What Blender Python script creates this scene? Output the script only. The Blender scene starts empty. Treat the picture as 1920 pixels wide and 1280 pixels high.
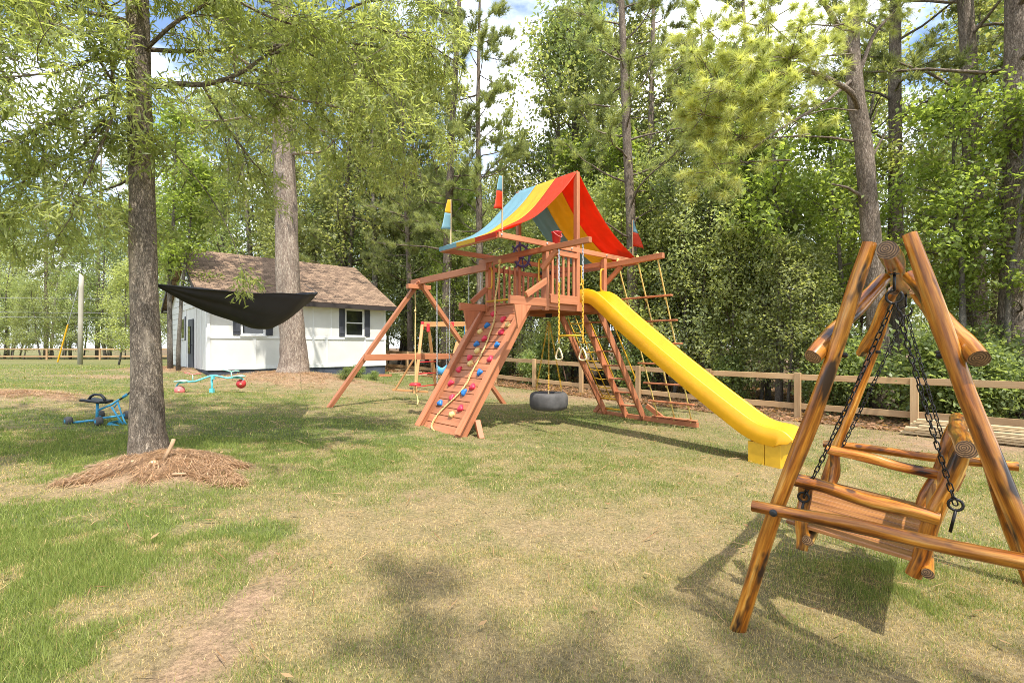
import bpy, math, random
import numpy as np
from mathutils import Vector, Matrix, Quaternion

SC = bpy.context.scene
COL = SC.collection
PI = math.pi
# ------------------------------------------------------------------ camera, sky, sun, exposure
F, HZ, EYE = 918.0, 650.0, 1.48            # focal length in photo pixels, horizon row, eye height
cam_d = bpy.data.cameras.new('camera'); cam = bpy.data.objects.new('camera', cam_d); COL.objects.link(cam)
cam_d.sensor_width = 36; cam_d.lens = F / 1920 * 36; cam_d.shift_y = (HZ - 640) / 1920
cam_d.clip_start = .05; cam_d.clip_end = 1500
cam.location = (0, 0, EYE); cam.rotation_euler = (PI / 2, 0, 0)
SC.camera = cam
SUN_EL = math.radians(61.5); SUN_AZ = math.atan2(.5, -.866)
TO_SUN = Vector((math.sin(SUN_AZ) * math.cos(SUN_EL), math.cos(SUN_AZ) * math.cos(SUN_EL), math.sin(SUN_EL)))
W = bpy.data.worlds.new('World'); SC.world = W; W.use_nodes = True
nt = W.node_tree; N = nt.nodes; Lk = nt.links; N.clear()
out = N.new('ShaderNodeOutputWorld'); bg = N.new('ShaderNodeBackground'); bg.inputs[1].default_value = .15
sky = N.new('ShaderNodeTexSky'); sky.sky_type = 'NISHITA'; sky.sun_disc = False
sky.sun_elevation = SUN_EL; sky.sun_rotation = SUN_AZ; sky.air_density = 1.0; sky.dust_density = 1.5; sky.ozone_density = 2.0
tc = N.new('ShaderNodeTexCoord'); mp = N.new('ShaderNodeMapping'); mp.inputs['Scale'].default_value = (1, 1, 2.2)
mp.inputs['Location'].default_value = (.35, .1, .2)
nz = N.new('ShaderNodeTexNoise'); nz.inputs['Scale'].default_value = 2.6; nz.inputs['Detail'].default_value = 9; nz.inputs['Roughness'].default_value = .55
cr = N.new('ShaderNodeValToRGB'); cr.color_ramp.elements[0].position = .44; cr.color_ramp.elements[1].position = .6
mx = N.new('ShaderNodeMixRGB'); mx.inputs[2].default_value = (8.2, 8.5, 9.0, 1)
Lk.new(tc.outputs['Generated'], mp.inputs[0]); Lk.new(mp.outputs[0], nz.inputs[0]); Lk.new(nz.outputs[0], cr.inputs[0])
Lk.new(cr.outputs[0], mx.inputs[0]); Lk.new(sky.outputs[0], mx.inputs[1]); Lk.new(mx.outputs[0], bg.inputs[0]); Lk.new(bg.outputs[0], out.inputs[0])
sd = bpy.data.lights.new('sun', 'SUN'); sd.energy = 3.4; sd.angle = math.radians(.55); sd.color = (1, .955, .87)
sun = bpy.data.objects.new('sun', sd); COL.objects.link(sun)
sun.rotation_euler = (-TO_SUN).to_track_quat('-Z', 'Y').to_euler(); sun.location = (20, -20, 40)
SC.view_settings.view_transform = 'Standard'; SC.view_settings.look = 'None'
SC.view_settings.exposure = 1.06; SC.view_settings.gamma = 1.0; SC.view_settings.use_curve_mapping = False
try:
    SC.cycles.max_bounces = 7; SC.cycles.transparent_max_bounces = 8; SC.cycles.diffuse_bounces = 4; SC.cycles.transmission_bounces = 4
    SC.cycles.use_denoising = True; SC.cycles.denoising_prefilter = 'NONE'; SC.cycles.denoising_quality = 'HIGH'; SC.cycles.use_adaptive_sampling = False; SC.cycles.filter_width = .9; W.cycles.sampling_method = 'MANUAL'; W.cycles.sample_map_resolution = 1024; SC.cycles.sample_clamp_indirect = 4
except Exception: pass

def pix(px, py, d):                         # photo pixel + distance -> world point
    return np.array([(px - 960) / F * d, d, EYE + (HZ - py) / F * d])

# ------------------------------------------------------------------ materials
def nodes(m):
    m.use_nodes = True; t = m.node_tree; return t, t.nodes['Principled BSDF']
def ramp(t, stops):
    r = t.nodes.new('ShaderNodeValToRGB'); e = r.color_ramp.elements
    while len(e) < len(stops): e.new(.5)
    for i, (p, c) in enumerate(stops): e[i].position = p; e[i].color = (*c, 1)
    return r
def noise(t, vec, scale, detail=4, rough=.55):
    n = t.nodes.new('ShaderNodeTexNoise'); n.inputs['Scale'].default_value = scale; n.inputs['Detail'].default_value = detail
    n.inputs['Roughness'].default_value = rough; t.links.new(vec, n.inputs['Vector']); return n
def mapping(t, src, scale):
    m = t.nodes.new('ShaderNodeMapping'); m.inputs['Scale'].default_value = scale; t.links.new(src, m.inputs[0]); return m.outputs[0]
def attr(t, name):
    a = t.nodes.new('ShaderNodeAttribute'); a.attribute_name = name; return a
def mixc(t, fac, a, b, mode='MIX'):
    m = t.nodes.new('ShaderNodeMixRGB'); m.blend_type = mode
    for k, v in ((0, fac), (1, a), (2, b)):
        if hasattr(v, 'links'): t.links.new(v, m.inputs[k])
        elif k == 0: m.inputs[0].default_value = v
        else: m.inputs[k].default_value = (*v, 1)
    return m.outputs[0]
def bump(t, h, strength, dist, bsdf):
    b = t.nodes.new('ShaderNodeBump'); b.inputs['Strength'].default_value = strength; b.inputs['Distance'].default_value = dist
    t.links.new(h, b.inputs['Height']); t.links.new(b.outputs[0], bsdf.inputs['Normal']); return b
def objvar(t, col, lo, hi):                 # piece to piece difference in tone
    o = t.nodes.new('ShaderNodeObjectInfo'); r = t.nodes.new('ShaderNodeMapRange')
    r.inputs[3].default_value = lo; r.inputs[4].default_value = hi; t.links.new(o.outputs['Random'], r.inputs[0])
    h = t.nodes.new('ShaderNodeHueSaturation'); t.links.new(r.outputs[0], h.inputs['Value']); t.links.new(col, h.inputs['Color']); return h.outputs[0]
MAT = {}
def wood(name, dark, mid, light, rough=.6, scale=1.0, var=(.85, 1.12), coat=0, stops=(.28, .52, .78), bstr=.25):
    m = bpy.data.materials.new(name); t, b = nodes(m); g = attr(t, 'gc').outputs['Vector']
    n1 = noise(t, mapping(t, g, (26 * scale, 26 * scale, 1.6 * scale)), 1.0, 5, .6)
    n2 = noise(t, mapping(t, g, (5 * scale, 5 * scale, 1.1 * scale)), 1.0, 3, .5)
    a = t.nodes.new('ShaderNodeMath'); a.operation = 'ADD'; t.links.new(n1.outputs[0], a.inputs[0]); t.links.new(n2.outputs[0], a.inputs[1])
    a2 = t.nodes.new('ShaderNodeMath'); a2.operation = 'MULTIPLY'; a2.inputs[1].default_value = .5; t.links.new(a.outputs[0], a2.inputs[0])
    r = ramp(t, [(stops[0], dark), (stops[1], mid), (stops[2], light)]); t.links.new(a2.outputs[0], r.inputs[0])
    t.links.new(objvar(t, r.outputs[0], *var), b.inputs['Base Color']); b.inputs['Roughness'].default_value = rough
    if coat: b.inputs['Coat Weight'].default_value = coat; b.inputs['Coat Roughness'].default_value = .16
    bump(t, n1.outputs[0], bstr, .004, b); MAT[name] = m; return m
def plain(name, col, rough=.5, metal=0, var=.12, scale=8, bstr=.08, spec=None, dirt=None):
    m = bpy.data.materials.new(name); t, b = nodes(m); c = t.nodes.new('ShaderNodeTexCoord').outputs['Object']
    n = noise(t, c, scale, 5, .6); lo = tuple(x * (1 - var) for x in (dirt or col)); hi = tuple(min(1, x * (1 + var)) for x in col)
    r = ramp(t, [(.3, lo), (.65, hi)]); t.links.new(n.outputs[0], r.inputs[0]); t.links.new(r.outputs[0], b.inputs['Base Color'])
    b.inputs['Roughness'].default_value = rough; b.inputs['Metallic'].default_value = metal
    n2 = noise(t, c, scale * 9, 3); bump(t, n2.outputs[0], bstr, .003, b); MAT[name] = m; return m
wood('redwood', (.27, .088, .038), (.46, .17, .075), (.56, .24, .12), .6)
wood('fence_wood', (.31, .18, .08), (.46, .295, .145), (.56, .40, .22), .75, var=(.8, 1.12))
wood('lumber', (.42, .31, .17), (.55, .42, .24), (.63, .5, .31), .75)
wood('cedar', (.36, .17, .06), (.52, .27, .10), (.6, .36, .16), .6)
def logmat(name):
    m = bpy.data.materials.new(name); t, b = nodes(m); g = attr(t, 'gc').outputs['Vector']
    fine = noise(t, mapping(t, g, (70, 70, 3.5)), 1, 5, .65); mid = noise(t, mapping(t, g, (24, 24, 2.4)), 1, 4, .6); big = noise(t, mapping(t, g, (13, 13, 3.4)), 1, 3, .55)
    r1 = ramp(t, [(.30, (.07, .02, .005)), (.43, (.34, .105, .010)), (.57, (.56, .225, .026)), (.72, (.70, .42, .12))]); t.links.new(mid.outputs[0], r1.inputs[0])
    r2 = ramp(t, [(.32, (.45, .4, .36)), (.62, (1.12, 1.1, 1.05))]); t.links.new(fine.outputs[0], r2.inputs[0])
    r3 = ramp(t, [(.56, (0, 0, 0)), (.66, (1, 1, 1))]); t.links.new(big.outputs[0], r3.inputs[0])
    c = mixc(t, r3.outputs[0], mixc(t, 1, r1.outputs[0], r2.outputs[0], 'MULTIPLY'), (.035, .016, .010))
    kv = t.nodes.new('ShaderNodeTexVoronoi'); kv.inputs['Scale'].default_value = 1; t.links.new(mapping(t, g, (9, 9, 5.5)), kv.inputs['Vector']); kr = ramp(t, [(.10, (1, 1, 1)), (.17, (0, 0, 0))]); t.links.new(kv.outputs['Distance'], kr.inputs[0])
    c = mixc(t, kr.outputs[0], c, (.09, .035, .012))
    t.links.new(objvar(t, c, .8, 1.12), b.inputs['Base Color']); b.inputs['Roughness'].default_value = .3; b.inputs['Coat Weight'].default_value = .45; b.inputs['Coat Roughness'].default_value = .15; b.inputs['Specular IOR Level'].default_value = .3
    bump(t, mid.outputs[0], .35, .006, b); MAT[name] = m
logmat('log_varnish')
wood('log_slat', (.07, .025, .010), (.28, .115, .035), (.44, .21, .08), .38, 1.4, (.8, 1.15), .4, (.33, .48, .66), .35)
wood('pole_wood', (.36, .32, .25), (.48, .44, .36), (.56, .52, .44), .85)
wood('straw', (.22, .13, .07), (.36, .23, .13), (.48, .33, .2), .8)
plain('yellow_plastic', (.74, .37, .006), .36, var=.09, scale=3.5, bstr=.03)
plain('yellow_paint', (.62, .36, .02), .4, var=.1)
plain('yellow_rope', (.66, .50, .16), .8, var=.25, scale=60, bstr=.5)
plain('rope_tan', (.62, .47, .20), .85, var=.25, scale=60, bstr=.5)
plain('red_hold', (.62, .03, .07), .45); plain('blue_hold', (.02, .16, .45), .45); plain('tan_hold', (.72, .52, .2), .5)
plain('green_plastic', (.03, .3, .14), .45); plain('red_plastic', (.65, .03, .04), .35); plain('blue_plastic', (.08, .33, .62), .4)
plain('purple_plastic', (.055, .04, .13), .4); plain('black_plastic', (.015, .016, .018), .45); plain('rubber', (.085, .08, .077), .8, var=.3, scale=5, bstr=.3)
plain('cloth_black', (.022, .023, .030), .75, var=.2, scale=4)
plain('steel', (.45, .45, .45), .35, .9); plain('iron', (.028, .026, .025), .42, .7, var=.3); plain('galv', (.5, .5, .5), .4, .9)
plain('teal_paint', (.12, .52, .56), .42, var=.2); plain('mint_paint', (.36, .72, .55), .5); plain('ball_red', (.45, .03, .03), .5); plain('ball_pink', (.62, .16, .15), .6)
plain('blue_paint', (.06, .33, .52), .42, var=.2)
plain('white_siding', (.62, .61, .57), .6, var=.06, scale=1.2, bstr=.0); plain('white_trim', (.68, .68, .66), .5, var=.03)
plain('charcoal', (.045, .048, .06), .6, var=.2, scale=3); plain('plinth', (.055, .062, .085), .8, var=.35, scale=2.5, bstr=.3)
plain('fascia', (.035, .025, .022), .6); plain('insulator', (.6, .6, .6), .4); plain('wire', (.2, .2, .2), .5)
plain('cream_plastic', (.74, .6, .36), .45); plain('sticker_yellow', (.7, .6, .03), .5)
def fabric(name, col, trans=.35):
    m = bpy.data.materials.new(name); t, b = nodes(m); c = t.nodes.new('ShaderNodeTexCoord').outputs['Object']
    n = noise(t, c, 5, 5); r = ramp(t, [(.3, tuple(x * .88 for x in col)), (.7, col)]); t.links.new(n.outputs[0], r.inputs[0])
    t.links.new(r.outputs[0], b.inputs['Base Color']); b.inputs['Roughness'].default_value = .55
    tr = t.nodes.new('ShaderNodeBsdfTranslucent'); t.links.new(r.outputs[0], tr.inputs[0])
    ms = t.nodes.new('ShaderNodeMixShader'); ms.inputs[0].default_value = trans
    t.links.new(b.outputs[0], ms.inputs[1]); t.links.new(tr.outputs[0], ms.inputs[2]); t.links.new(ms.outputs[0], t.nodes['Material Output'].inputs[0])
    bump(t, n.outputs[0], .25, .01, b); MAT[name] = m
fabric('tarp_red', (.80, .085, .02), .6); fabric('tarp_yellow', (.76, .48, .02), .4); fabric('tarp_blue', (.16, .33, .40), .2)
def leafm(name, trans=.5, rough=.45, spec=.4):
    m = bpy.data.materials.new(name); t, b = nodes(m); a = attr(t, 'col').outputs['Color']
    c = objvar(t, mixc(t, 1, a, (1.28, 1.2, 1.12), 'MULTIPLY'), .82, 1.2); t.links.new(c, b.inputs['Base Color']); b.inputs['Roughness'].default_value = rough
    b.inputs['Specular IOR Level'].default_value = spec
    tr = t.nodes.new('ShaderNodeBsdfTranslucent'); g = mixc(t, 1.0, c, (2.1, 2.05, 1.1), 'MULTIPLY'); t.links.new(g, tr.inputs[0])
    ms = t.nodes.new('ShaderNodeMixShader'); ms.inputs[0].default_value = trans
    t.links.new(b.outputs[0], ms.inputs[1]); t.links.new(tr.outputs[0], ms.inputs[2]); t.links.new(ms.outputs[0], t.nodes['Material Output'].inputs[0])
    MAT[name] = m
leafm('leaf'); leafm('needle', .42, .5, .3); leafm('blade', .3, .6, .2)
def bark(name, dark, mid, light, scale=1.0, lich=None):
    m = bpy.data.materials.new(name); t, b = nodes(m); g = attr(t, 'gc').outputs['Vector']
    warp = noise(t, mapping(t, g, (7 * scale, 7 * scale, 3 * scale)), 1, 3); gw = mixc(t, .05, g, warp.outputs['Color'], 'LINEAR_LIGHT')
    def ridged(sx, sz, det):
        n = noise(t, mapping(t, gw, (sx * scale, sx * scale, sz * scale)), 1, det, .6); a1 = t.nodes.new('ShaderNodeMath'); a1.operation = 'SUBTRACT'; a1.inputs[1].default_value = .5; t.links.new(n.outputs[0], a1.inputs[0])
        a2 = t.nodes.new('ShaderNodeMath'); a2.operation = 'ABSOLUTE'; t.links.new(a1.outputs[0], a2.inputs[0]); return a2.outputs[0]
    r_a, r_b = ridged(22, 4.5, 3), ridged(46, 13, 4)
    mn = t.nodes.new('ShaderNodeMath'); mn.operation = 'MULTIPLY'; mn.inputs[1].default_value = 1.6; t.links.new(r_b, mn.inputs[0])
    mi = t.nodes.new('ShaderNodeMath'); mi.operation = 'MINIMUM'; t.links.new(r_a, mi.inputs[0]); t.links.new(mn.outputs[0], mi.inputs[1])
    n2 = noise(t, mapping(t, g, (60 * scale, 60 * scale, 26 * scale)), 1, 5, .7)
    r = ramp(t, [(.0, dark), (.04, mid), (.13, light)]); t.links.new(mi.outputs[0], r.inputs[0])
    r2 = ramp(t, [(.3, (.6, .6, .6)), (.7, (1.28, 1.25, 1.2))]); t.links.new(n2.outputs[0], r2.inputs[0])
    c = mixc(t, 1.0, r.outputs[0], r2.outputs[0], 'MULTIPLY')
    n4 = noise(t, mapping(t, g, (3, 3, 1.1)), 1, 4, .6); r4 = ramp(t, [(.35, (.72, .70, .68)), (.65, (1.2, 1.18, 1.14))]); t.links.new(n4.outputs[0], r4.inputs[0]); c = mixc(t, 1, c, r4.outputs[0], 'MULTIPLY')
    if lich:
        n3 = noise(t, mapping(t, g, (6, 6, 2.6)), 1, 6, .7); r3 = ramp(t, [(.53, (0, 0, 0)), (.68, (.8, .8, .8))]); t.links.new(n3.outputs[0], r3.inputs[0])
        c = mixc(t, r3.outputs[0], c, lich)
    t.links.new(objvar(t, c, .85, 1.15), b.inputs['Base Color']); b.inputs['Roughness'].default_value = .9; b.inputs['Specular IOR Level'].default_value = .15
    bump(t, mi.outputs[0], 1.0, .06, b); MAT[name] = m
bark('bark_oak', (.09, .074, .06), (.27, .225, .18), (.41, .35, .285), 1.25, (.40, .33, .25))
bark('bark_pine', (.095, .075, .06), (.235, .19, .155), (.36, .305, .26), .7)
bark('bark_pale', (.16, .12, .10), (.33, .27, .225), (.46, .40, .34), .62)
bark('bark_grey', (.09, .08, .07), (.20, .18, .155), (.30, .275, .24), 1.2)
bark('twig', (.08, .05, .035), (.16, .10, .07), (.24, .15, .10), 2)
# ground: colour laid down per vertex (grass, thatch, bare soil, leaf litter) plus fine grain
m = bpy.data.materials.new('ground'); t, b = nodes(m); c = t.nodes.new('ShaderNodeTexCoord').outputs['Object']
a = attr(t, 'col').outputs['Color']
n1 = noise(t, c, 38, 6, .75); n2 = noise(t, c, 5.5, 4); n3 = noise(t, c, 150, 3, .7)
r1 = ramp(t, [(.3, (.45, .45, .42)), (.7, (1.5, 1.46, 1.4))]); t.links.new(n1.outputs[0], r1.inputs[0])
r2 = ramp(t, [(.35, (.86, .9, .84)), (.65, (1.12, 1.08, 1.1))]); t.links.new(n2.outputs[0], r2.inputs[0])
r3 = ramp(t, [(.3, (.7, .7, .7)), (.7, (1.3, 1.3, 1.3))]); t.links.new(n3.outputs[0], r3.inputs[0])
cc = mixc(t, 1, mixc(t, 1, mixc(t, 1, a, r1.outputs[0], 'MULTIPLY'), r2.outputs[0], 'MULTIPLY'), r3.outputs[0], 'MULTIPLY')
t.links.new(cc, b.inputs['Base Color']); b.inputs['Roughness'].default_value = .95; b.inputs['Specular IOR Level'].default_value = .1
bump(t, n1.outputs[0], .7, .03, b); MAT['ground'] = m
# shingles
m = bpy.data.materials.new('shingle'); t, b = nodes(m); g = attr(t, 'gc').outputs['Vector']
br = t.nodes.new('ShaderNodeTexBrick'); br.inputs['Scale'].default_value = 1; br.inputs['Brick Width'].default_value = .3; br.inputs['Row Height'].default_value = .14
br.inputs['Mortar Size'].default_value = .008; br.inputs['Mortar'].default_value = (.05, .035, .028, 1)
br.inputs['Color1'].default_value = (.30, .21, .145, 1); br.inputs['Color2'].default_value = (.16, .11, .08, 1); br.offset_frequency = 2; br.offset = .37
t.links.new(g, br.inputs['Vector']); n1 = noise(t, g, 30, 5, .7); r1 = ramp(t, [(.3, (.7, .7, .7)), (.7, (1.35, 1.3, 1.25))]); t.links.new(n1.outputs[0], r1.inputs[0])
t.links.new(mixc(t, 1, br.outputs[0], r1.outputs[0], 'MULTIPLY'), b.inputs['Base Color']); b.inputs['Roughness'].default_value = .95; b.inputs['Specular IOR Level'].default_value = .1
inv = t.nodes.new('ShaderNodeMath'); inv.operation = 'SUBTRACT'; inv.inputs[0].default_value = 1; t.links.new(br.outputs['Fac'], inv.inputs[1]); bump(t, inv.outputs[0], .8, .012, b); MAT['shingle'] = m
# window glass over a dark room
m = bpy.data.materials.new('window_glass'); t, b = nodes(m); b.inputs['Base Color'].default_value = (.012, .014, .014, 1); b.inputs['Roughness'].default_value = .06; b.inputs['Specular IOR Level'].default_value = .9; MAT['window_glass'] = m
# sawn log end: growth rings
m = bpy.data.materials.new('log_end'); t, b = nodes(m); c = t.nodes.new('ShaderNodeTexCoord').outputs['Object']
w = t.nodes.new('ShaderNodeTexWave'); w.wave_type = 'RINGS'; w.rings_direction = 'Z'; w.inputs['Scale'].default_value = 34; w.inputs['Distortion'].default_value = 3.5; w.inputs['Detail'].default_value = 2; w.inputs['Detail Scale'].default_value = .5
mo = t.nodes.new('ShaderNodeMapping'); mo.inputs['Location'].default_value = (.009, -.006, 0); t.links.new(c, mo.inputs[0]); t.links.new(mo.outputs[0], w.inputs['Vector']); r = ramp(t, [(.05, (.09, .045, .02)), (.8, (.36, .21, .095))]); t.links.new(w.outputs[0], r.inputs[0])
ng = noise(t, c, 60, 5, .7); rg = ramp(t, [(.35, (.45, .42, .4)), (.65, (1.15, 1.12, 1.1))]); t.links.new(ng.outputs[0], rg.inputs[0]); t.links.new(objvar(t, mixc(t, 1, r.outputs[0], rg.outputs[0], 'MULTIPLY'), .6, 1.15), b.inputs['Base Color']); b.inputs['Roughness'].default_value = .6; bump(t, w.outputs[0], .2, .003, b); MAT['log_end'] = m

# ------------------------------------------------------------------ mesh helpers
def nrm(v): v = np.asarray(v, float); return v / (np.linalg.norm(v) + 1e-12)
GR = random.Random(5)
class MB:
    def __init__(s): s.v = []; s.f = []; s.g = []
    def add(s, v, f, g=None):
        o = len(s.v); s.v += [tuple(map(float, p)) for p in v]; s.f += [tuple(i + o for i in q) for q in f]
        s.g += [tuple(map(float, p)) for p in (v if g is None else g)]; return s
    def beam(s, p0, p1, w, h, up=(0, 0, 1), ends=None):
        p0 = np.array(p0, float); p1 = np.array(p1, float); d = nrm(p1 - p0); L = np.linalg.norm(p1 - p0)
        u = np.array(up, float)
        if abs(d @ nrm(u)) > .98: u = np.array((1., 0, 0)) if abs(d[0]) < .9 else np.array((0, 1., 0))
        x = nrm(np.cross(d, u)); y = np.cross(x, d); off = GR.uniform(0, 40), GR.uniform(0, 40), GR.uniform(0, 40)
        V = []; G = []
        for q, l in ((p0, 0), (p1, L)):
            for a, bb in ((-1, -1), (1, -1), (1, 1), (-1, 1)):
                V.append(q + x * a * w / 2 + y * bb * h / 2); G.append((a * w / 2 + off[0], bb * h / 2 + off[1], l + off[2]))
        return s.add(V, [(3, 2, 1, 0), (4, 5, 6, 7), (0, 1, 5, 4), (1, 2, 6, 5), (2, 3, 7, 6), (3, 0, 4, 7)], G)
    def box(s, c, sz):
        c = np.array(c, float); ax = int(np.argmax(sz)); e = np.zeros(3); e[ax] = sz[ax] / 2; r = [i for i in range(3) if i != ax]
        up = np.zeros(3); up[r[1]] = 1; return s.beam(c - e, c + e, sz[r[0]], sz[r[1]], up)
    def tube(s, pts, rad, n=8, cap=True, closed=False, jit=0, sq=1.0):
        P = np.array(pts, float); m = len(P); R = np.full(m, rad, float) if np.isscalar(rad) else np.array(rad, float)
        if closed: T = np.roll(P, -1, 0) - np.roll(P, 1, 0)
        else: T = np.gradient(P, axis=0)
        T /= np.linalg.norm(T, axis=1)[:, None] + 1e-12
        a = np.array((0, 0, 1.)) if abs(T[0][2]) < .9 else np.array((1., 0, 0))
        X = nrm(np.cross(T[0], a)); th = np.linspace(0, 2 * PI, n, endpoint=False); V = []; G = []; L = 0
        o = np.array([GR.uniform(0, 40) for _ in range(3)])
        for i in range(m):
            X = nrm(X - T[i] * (X @ T[i])); Y = np.cross(T[i], X)
            if i: L += np.linalg.norm(P[i] - P[i - 1])
            rr = R[i] * (1 + (jit * np.sin(th * 3 + i * .9) + jit * np.sin(th * 2 - i * 1.7) if jit else 0 * th))
            for k in range(n):
                V.append(P[i] + X * math.cos(th[k]) * rr[k] + Y * math.sin(th[k]) * rr[k] * sq); G.append(o + (math.cos(th[k]) * R[i], math.sin(th[k]) * R[i], L))
        f = []
        for i in range(m if closed else m - 1):
            j = (i + 1) % m
            for k in range(n): f.append((i * n + k, i * n + (k + 1) % n, j * n + (k + 1) % n, j * n + k))
        if cap and not closed: f.append(tuple(range(n - 1, -1, -1))); f.append(tuple((m - 1) * n + k for k in range(n)))
        return s.add(V, f, G)
    def lathe(s, prof, n=20, c=(0, 0, 0), axis=(0, 0, 1), closed=False):
        z = nrm(axis); a = np.array((1., 0, 0)) if abs(z[0]) < .9 else np.array((0, 1., 0)); x = nrm(np.cross(a, z)); y = np.cross(z, x); c = np.array(c, float)
        V = []
        for r, h in prof:
            for k in range(n): t_ = 2 * PI * k / n; V.append(c + x * r * math.cos(t_) + y * r * math.sin(t_) + z * h)
        f = []; m = len(prof)
        for i in range(m if closed else m - 1):
            j = (i + 1) % m
            for k in range(n): f.append((i * n + k, i * n + (k + 1) % n, j * n + (k + 1) % n, j * n + k))
        if not closed: f.append(tuple(range(n - 1, -1, -1))); f.append(tuple((m - 1) * n + k for k in range(n)))
        return s.add(V, f)
    def sheet(s, P, th=.006):                # grid of points, given a real thickness
        P = np.array(P, float); n, m = P.shape[:2]
        du = np.gradient(P, axis=0); dv = np.gradient(P, axis=1); Nn = np.cross(du, dv); Nn /= np.linalg.norm(Nn, axis=2)[..., None] + 1e-9
        A = (P + Nn * th / 2).reshape(-1, 3); B = (P - Nn * th / 2).reshape(-1, 3); f = []; o = n * m
        for i in range(n - 1):
            for j in range(m - 1):
                q = (i * m + j, i * m + j + 1, (i + 1) * m + j + 1, (i + 1) * m + j); f.append(q); f.append(tuple(o + k for k in q[::-1]))
        edge = [i * m for i in range(n)] + [(n - 1) * m + j for j in range(1, m)] + [i * m + m - 1 for i in range(n - 2, -1, -1)] + [j for j in range(m - 2, 0, -1)]
        for a_, b_ in zip(edge, edge[1:] + edge[:1]): f.append((a_, b_, o + b_, o + a_))
        return s.add(np.vstack([A, B]), f)
    def mesh(s, name, smooth=False):
        me = bpy.data.meshes.new(name); me.from_pydata(s.v, [], s.f)
        a_ = me.attributes.new('gc', 'FLOAT_VECTOR', 'POINT'); a_.data.foreach_set('vector', np.array(s.g, np.float32).ravel())
        if smooth: me.polygons.foreach_set('use_smooth', [True] * len(me.polygons))
        me.update(); return me
    def build(s, name, mat, parent=None, smooth=False, bevel=0, **k):
        return put(name, s.mesh(name, smooth), mat, parent, bevel, **k)
def put(name, me, mat, parent=None, bevel=0, loc=None, rot=None):
    if mat and not me.materials: me.materials.append(MAT[mat])
    o = bpy.data.objects.new(name, me); COL.objects.link(o)
    if parent: o.parent = parent
    if loc is not None: o.location = loc
    if rot is not None: o.rotation_mode = 'QUATERNION'; o.rotation_quaternion = rot
    if bevel:
        b_ = o.modifiers.new('b', 'BEVEL'); b_.width = bevel; b_.segments = 2; b_.limit_method = 'ANGLE'; b_.angle_limit = math.radians(40)
    return o
def tag(o, label=None, cat=None, group=None, kind=None):
    for k, v in (('label', label), ('category', cat), ('group', group), ('kind', kind)):
        if v: o[k] = v
    return o
def thing(name, label, cat, loc=(0, 0, 0), rz=0, group=None, parent=None):
    o = bpy.data.objects.new(name, None); COL.objects.link(o); o.location = loc; o.rotation_euler = (0, 0, rz); o.empty_display_size = .1
    if parent: o.parent = parent
    return tag(o, label, cat, group)
def bigmesh(name, V, faces_n, col=None, gc=None):          # V (k*n,3): k separate polygons of n corners
    me = bpy.data.meshes.new(name); V = np.asarray(V, np.float32); nv = len(V); nf = nv // faces_n
    me.vertices.add(nv); me.vertices.foreach_set('co', V.ravel()); me.loops.add(nv); me.loops.foreach_set('vertex_index', np.arange(nv, dtype=np.int32))
    me.polygons.add(nf); me.polygons.foreach_set('loop_start', np.arange(0, nv, faces_n, dtype=np.int32))
    if col is not None:
        a_ = me.attributes.new('col', 'FLOAT_COLOR', 'POINT'); c4 = np.ones((nv, 4), np.float32); c4[:, :3] = np.repeat(col, faces_n, 0); a_.data.foreach_set('color', c4.ravel())
    if gc is not None: a_ = me.attributes.new('gc', 'FLOAT_VECTOR', 'POINT'); a_.data.foreach_set('vector', np.asarray(gc, np.float32).ravel())
    me.update(calc_edges=True); return me

# ------------------------------------------------------------------ ground
RNG = np.random.default_rng(11)
_perm = RNG.random((256, 256))
def vnoise(x, y, s):                        # smooth value noise
    x = np.asarray(x, float) * s + 57.3; y = np.asarray(y, float) * s + 91.7
    xi = np.floor(x).astype(int); yi = np.floor(y).astype(int); fx = x - xi; fy = y - yi; fx = fx * fx * (3 - 2 * fx); fy = fy * fy * (3 - 2 * fy)
    g = lambda a, b_: _perm[a % 256, b_ % 256]
    return (g(xi, yi) * (1 - fx) + g(xi + 1, yi) * fx) * (1 - fy) + (g(xi, yi + 1) * (1 - fx) + g(xi + 1, yi + 1) * fx) * fy
def fbm(x, y, s, o=4): return sum(vnoise(x, y, s * 2 ** i) * .5 ** i for i in range(o)) / sum(.5 ** i for i in range(o))
MOUNDS = [(-3.55, 5.08, .68, .48, .20), (-7.1, 15.9, 2.3, 1.5, .36), (-10.3, 10.3, 1.1, .6, .12), (-13.2, 18.6, 1.6, 1.1, .15)]
FP, FD = np.array([8.45, 10.25]), np.array([-.692, .722]); FNn = np.array([.722, .692])      # fence line: point, direction, side of the woods
def gz(x, y):
    x = np.asarray(x, float); y = np.asarray(y, float)
    t_ = -.042 * np.clip(x, -14, 5.0); t_ = np.where(x < 0, t_ / (1 + np.maximum(0, y - 24) / 12), t_)
    for mx_, my_, rx, ry, h in MOUNDS: t_ = t_ + h * np.exp(-(((x - mx_) / rx) ** 2 + ((y - my_) / ry) ** 2) ** 1.3)
    return t_ + (fbm(x, y, .8, 3) - .5) * .05
def G(x, y, dz=0): return (x, y, float(gz(x, y)) + dz)
def pixg(px, py):                           # photo pixel of a point on the ground -> world
    d = 5.0
    for _ in range(50):
        p = pix(px, py, d); d = .5 * d + .5 * (EYE - float(gz(p[0], p[1]))) * F / (py - HZ)
    return pix(px, py, d)
BLOBS = []   # (x, y, rx, ry, weight) for green, bare soil, dry
def blob(lst, px, py, wpx, hpx, w):
    p = pixg(px, py); a_ = pixg(px, max(656, py - hpx)); b_ = pixg(px, py + hpx); lst.append((p[0], p[1], wpx / F * p[1], max(.08, (a_[1] - b_[1]) / 2), w))
GREEN, BARE, DRY = [], [], []
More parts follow.
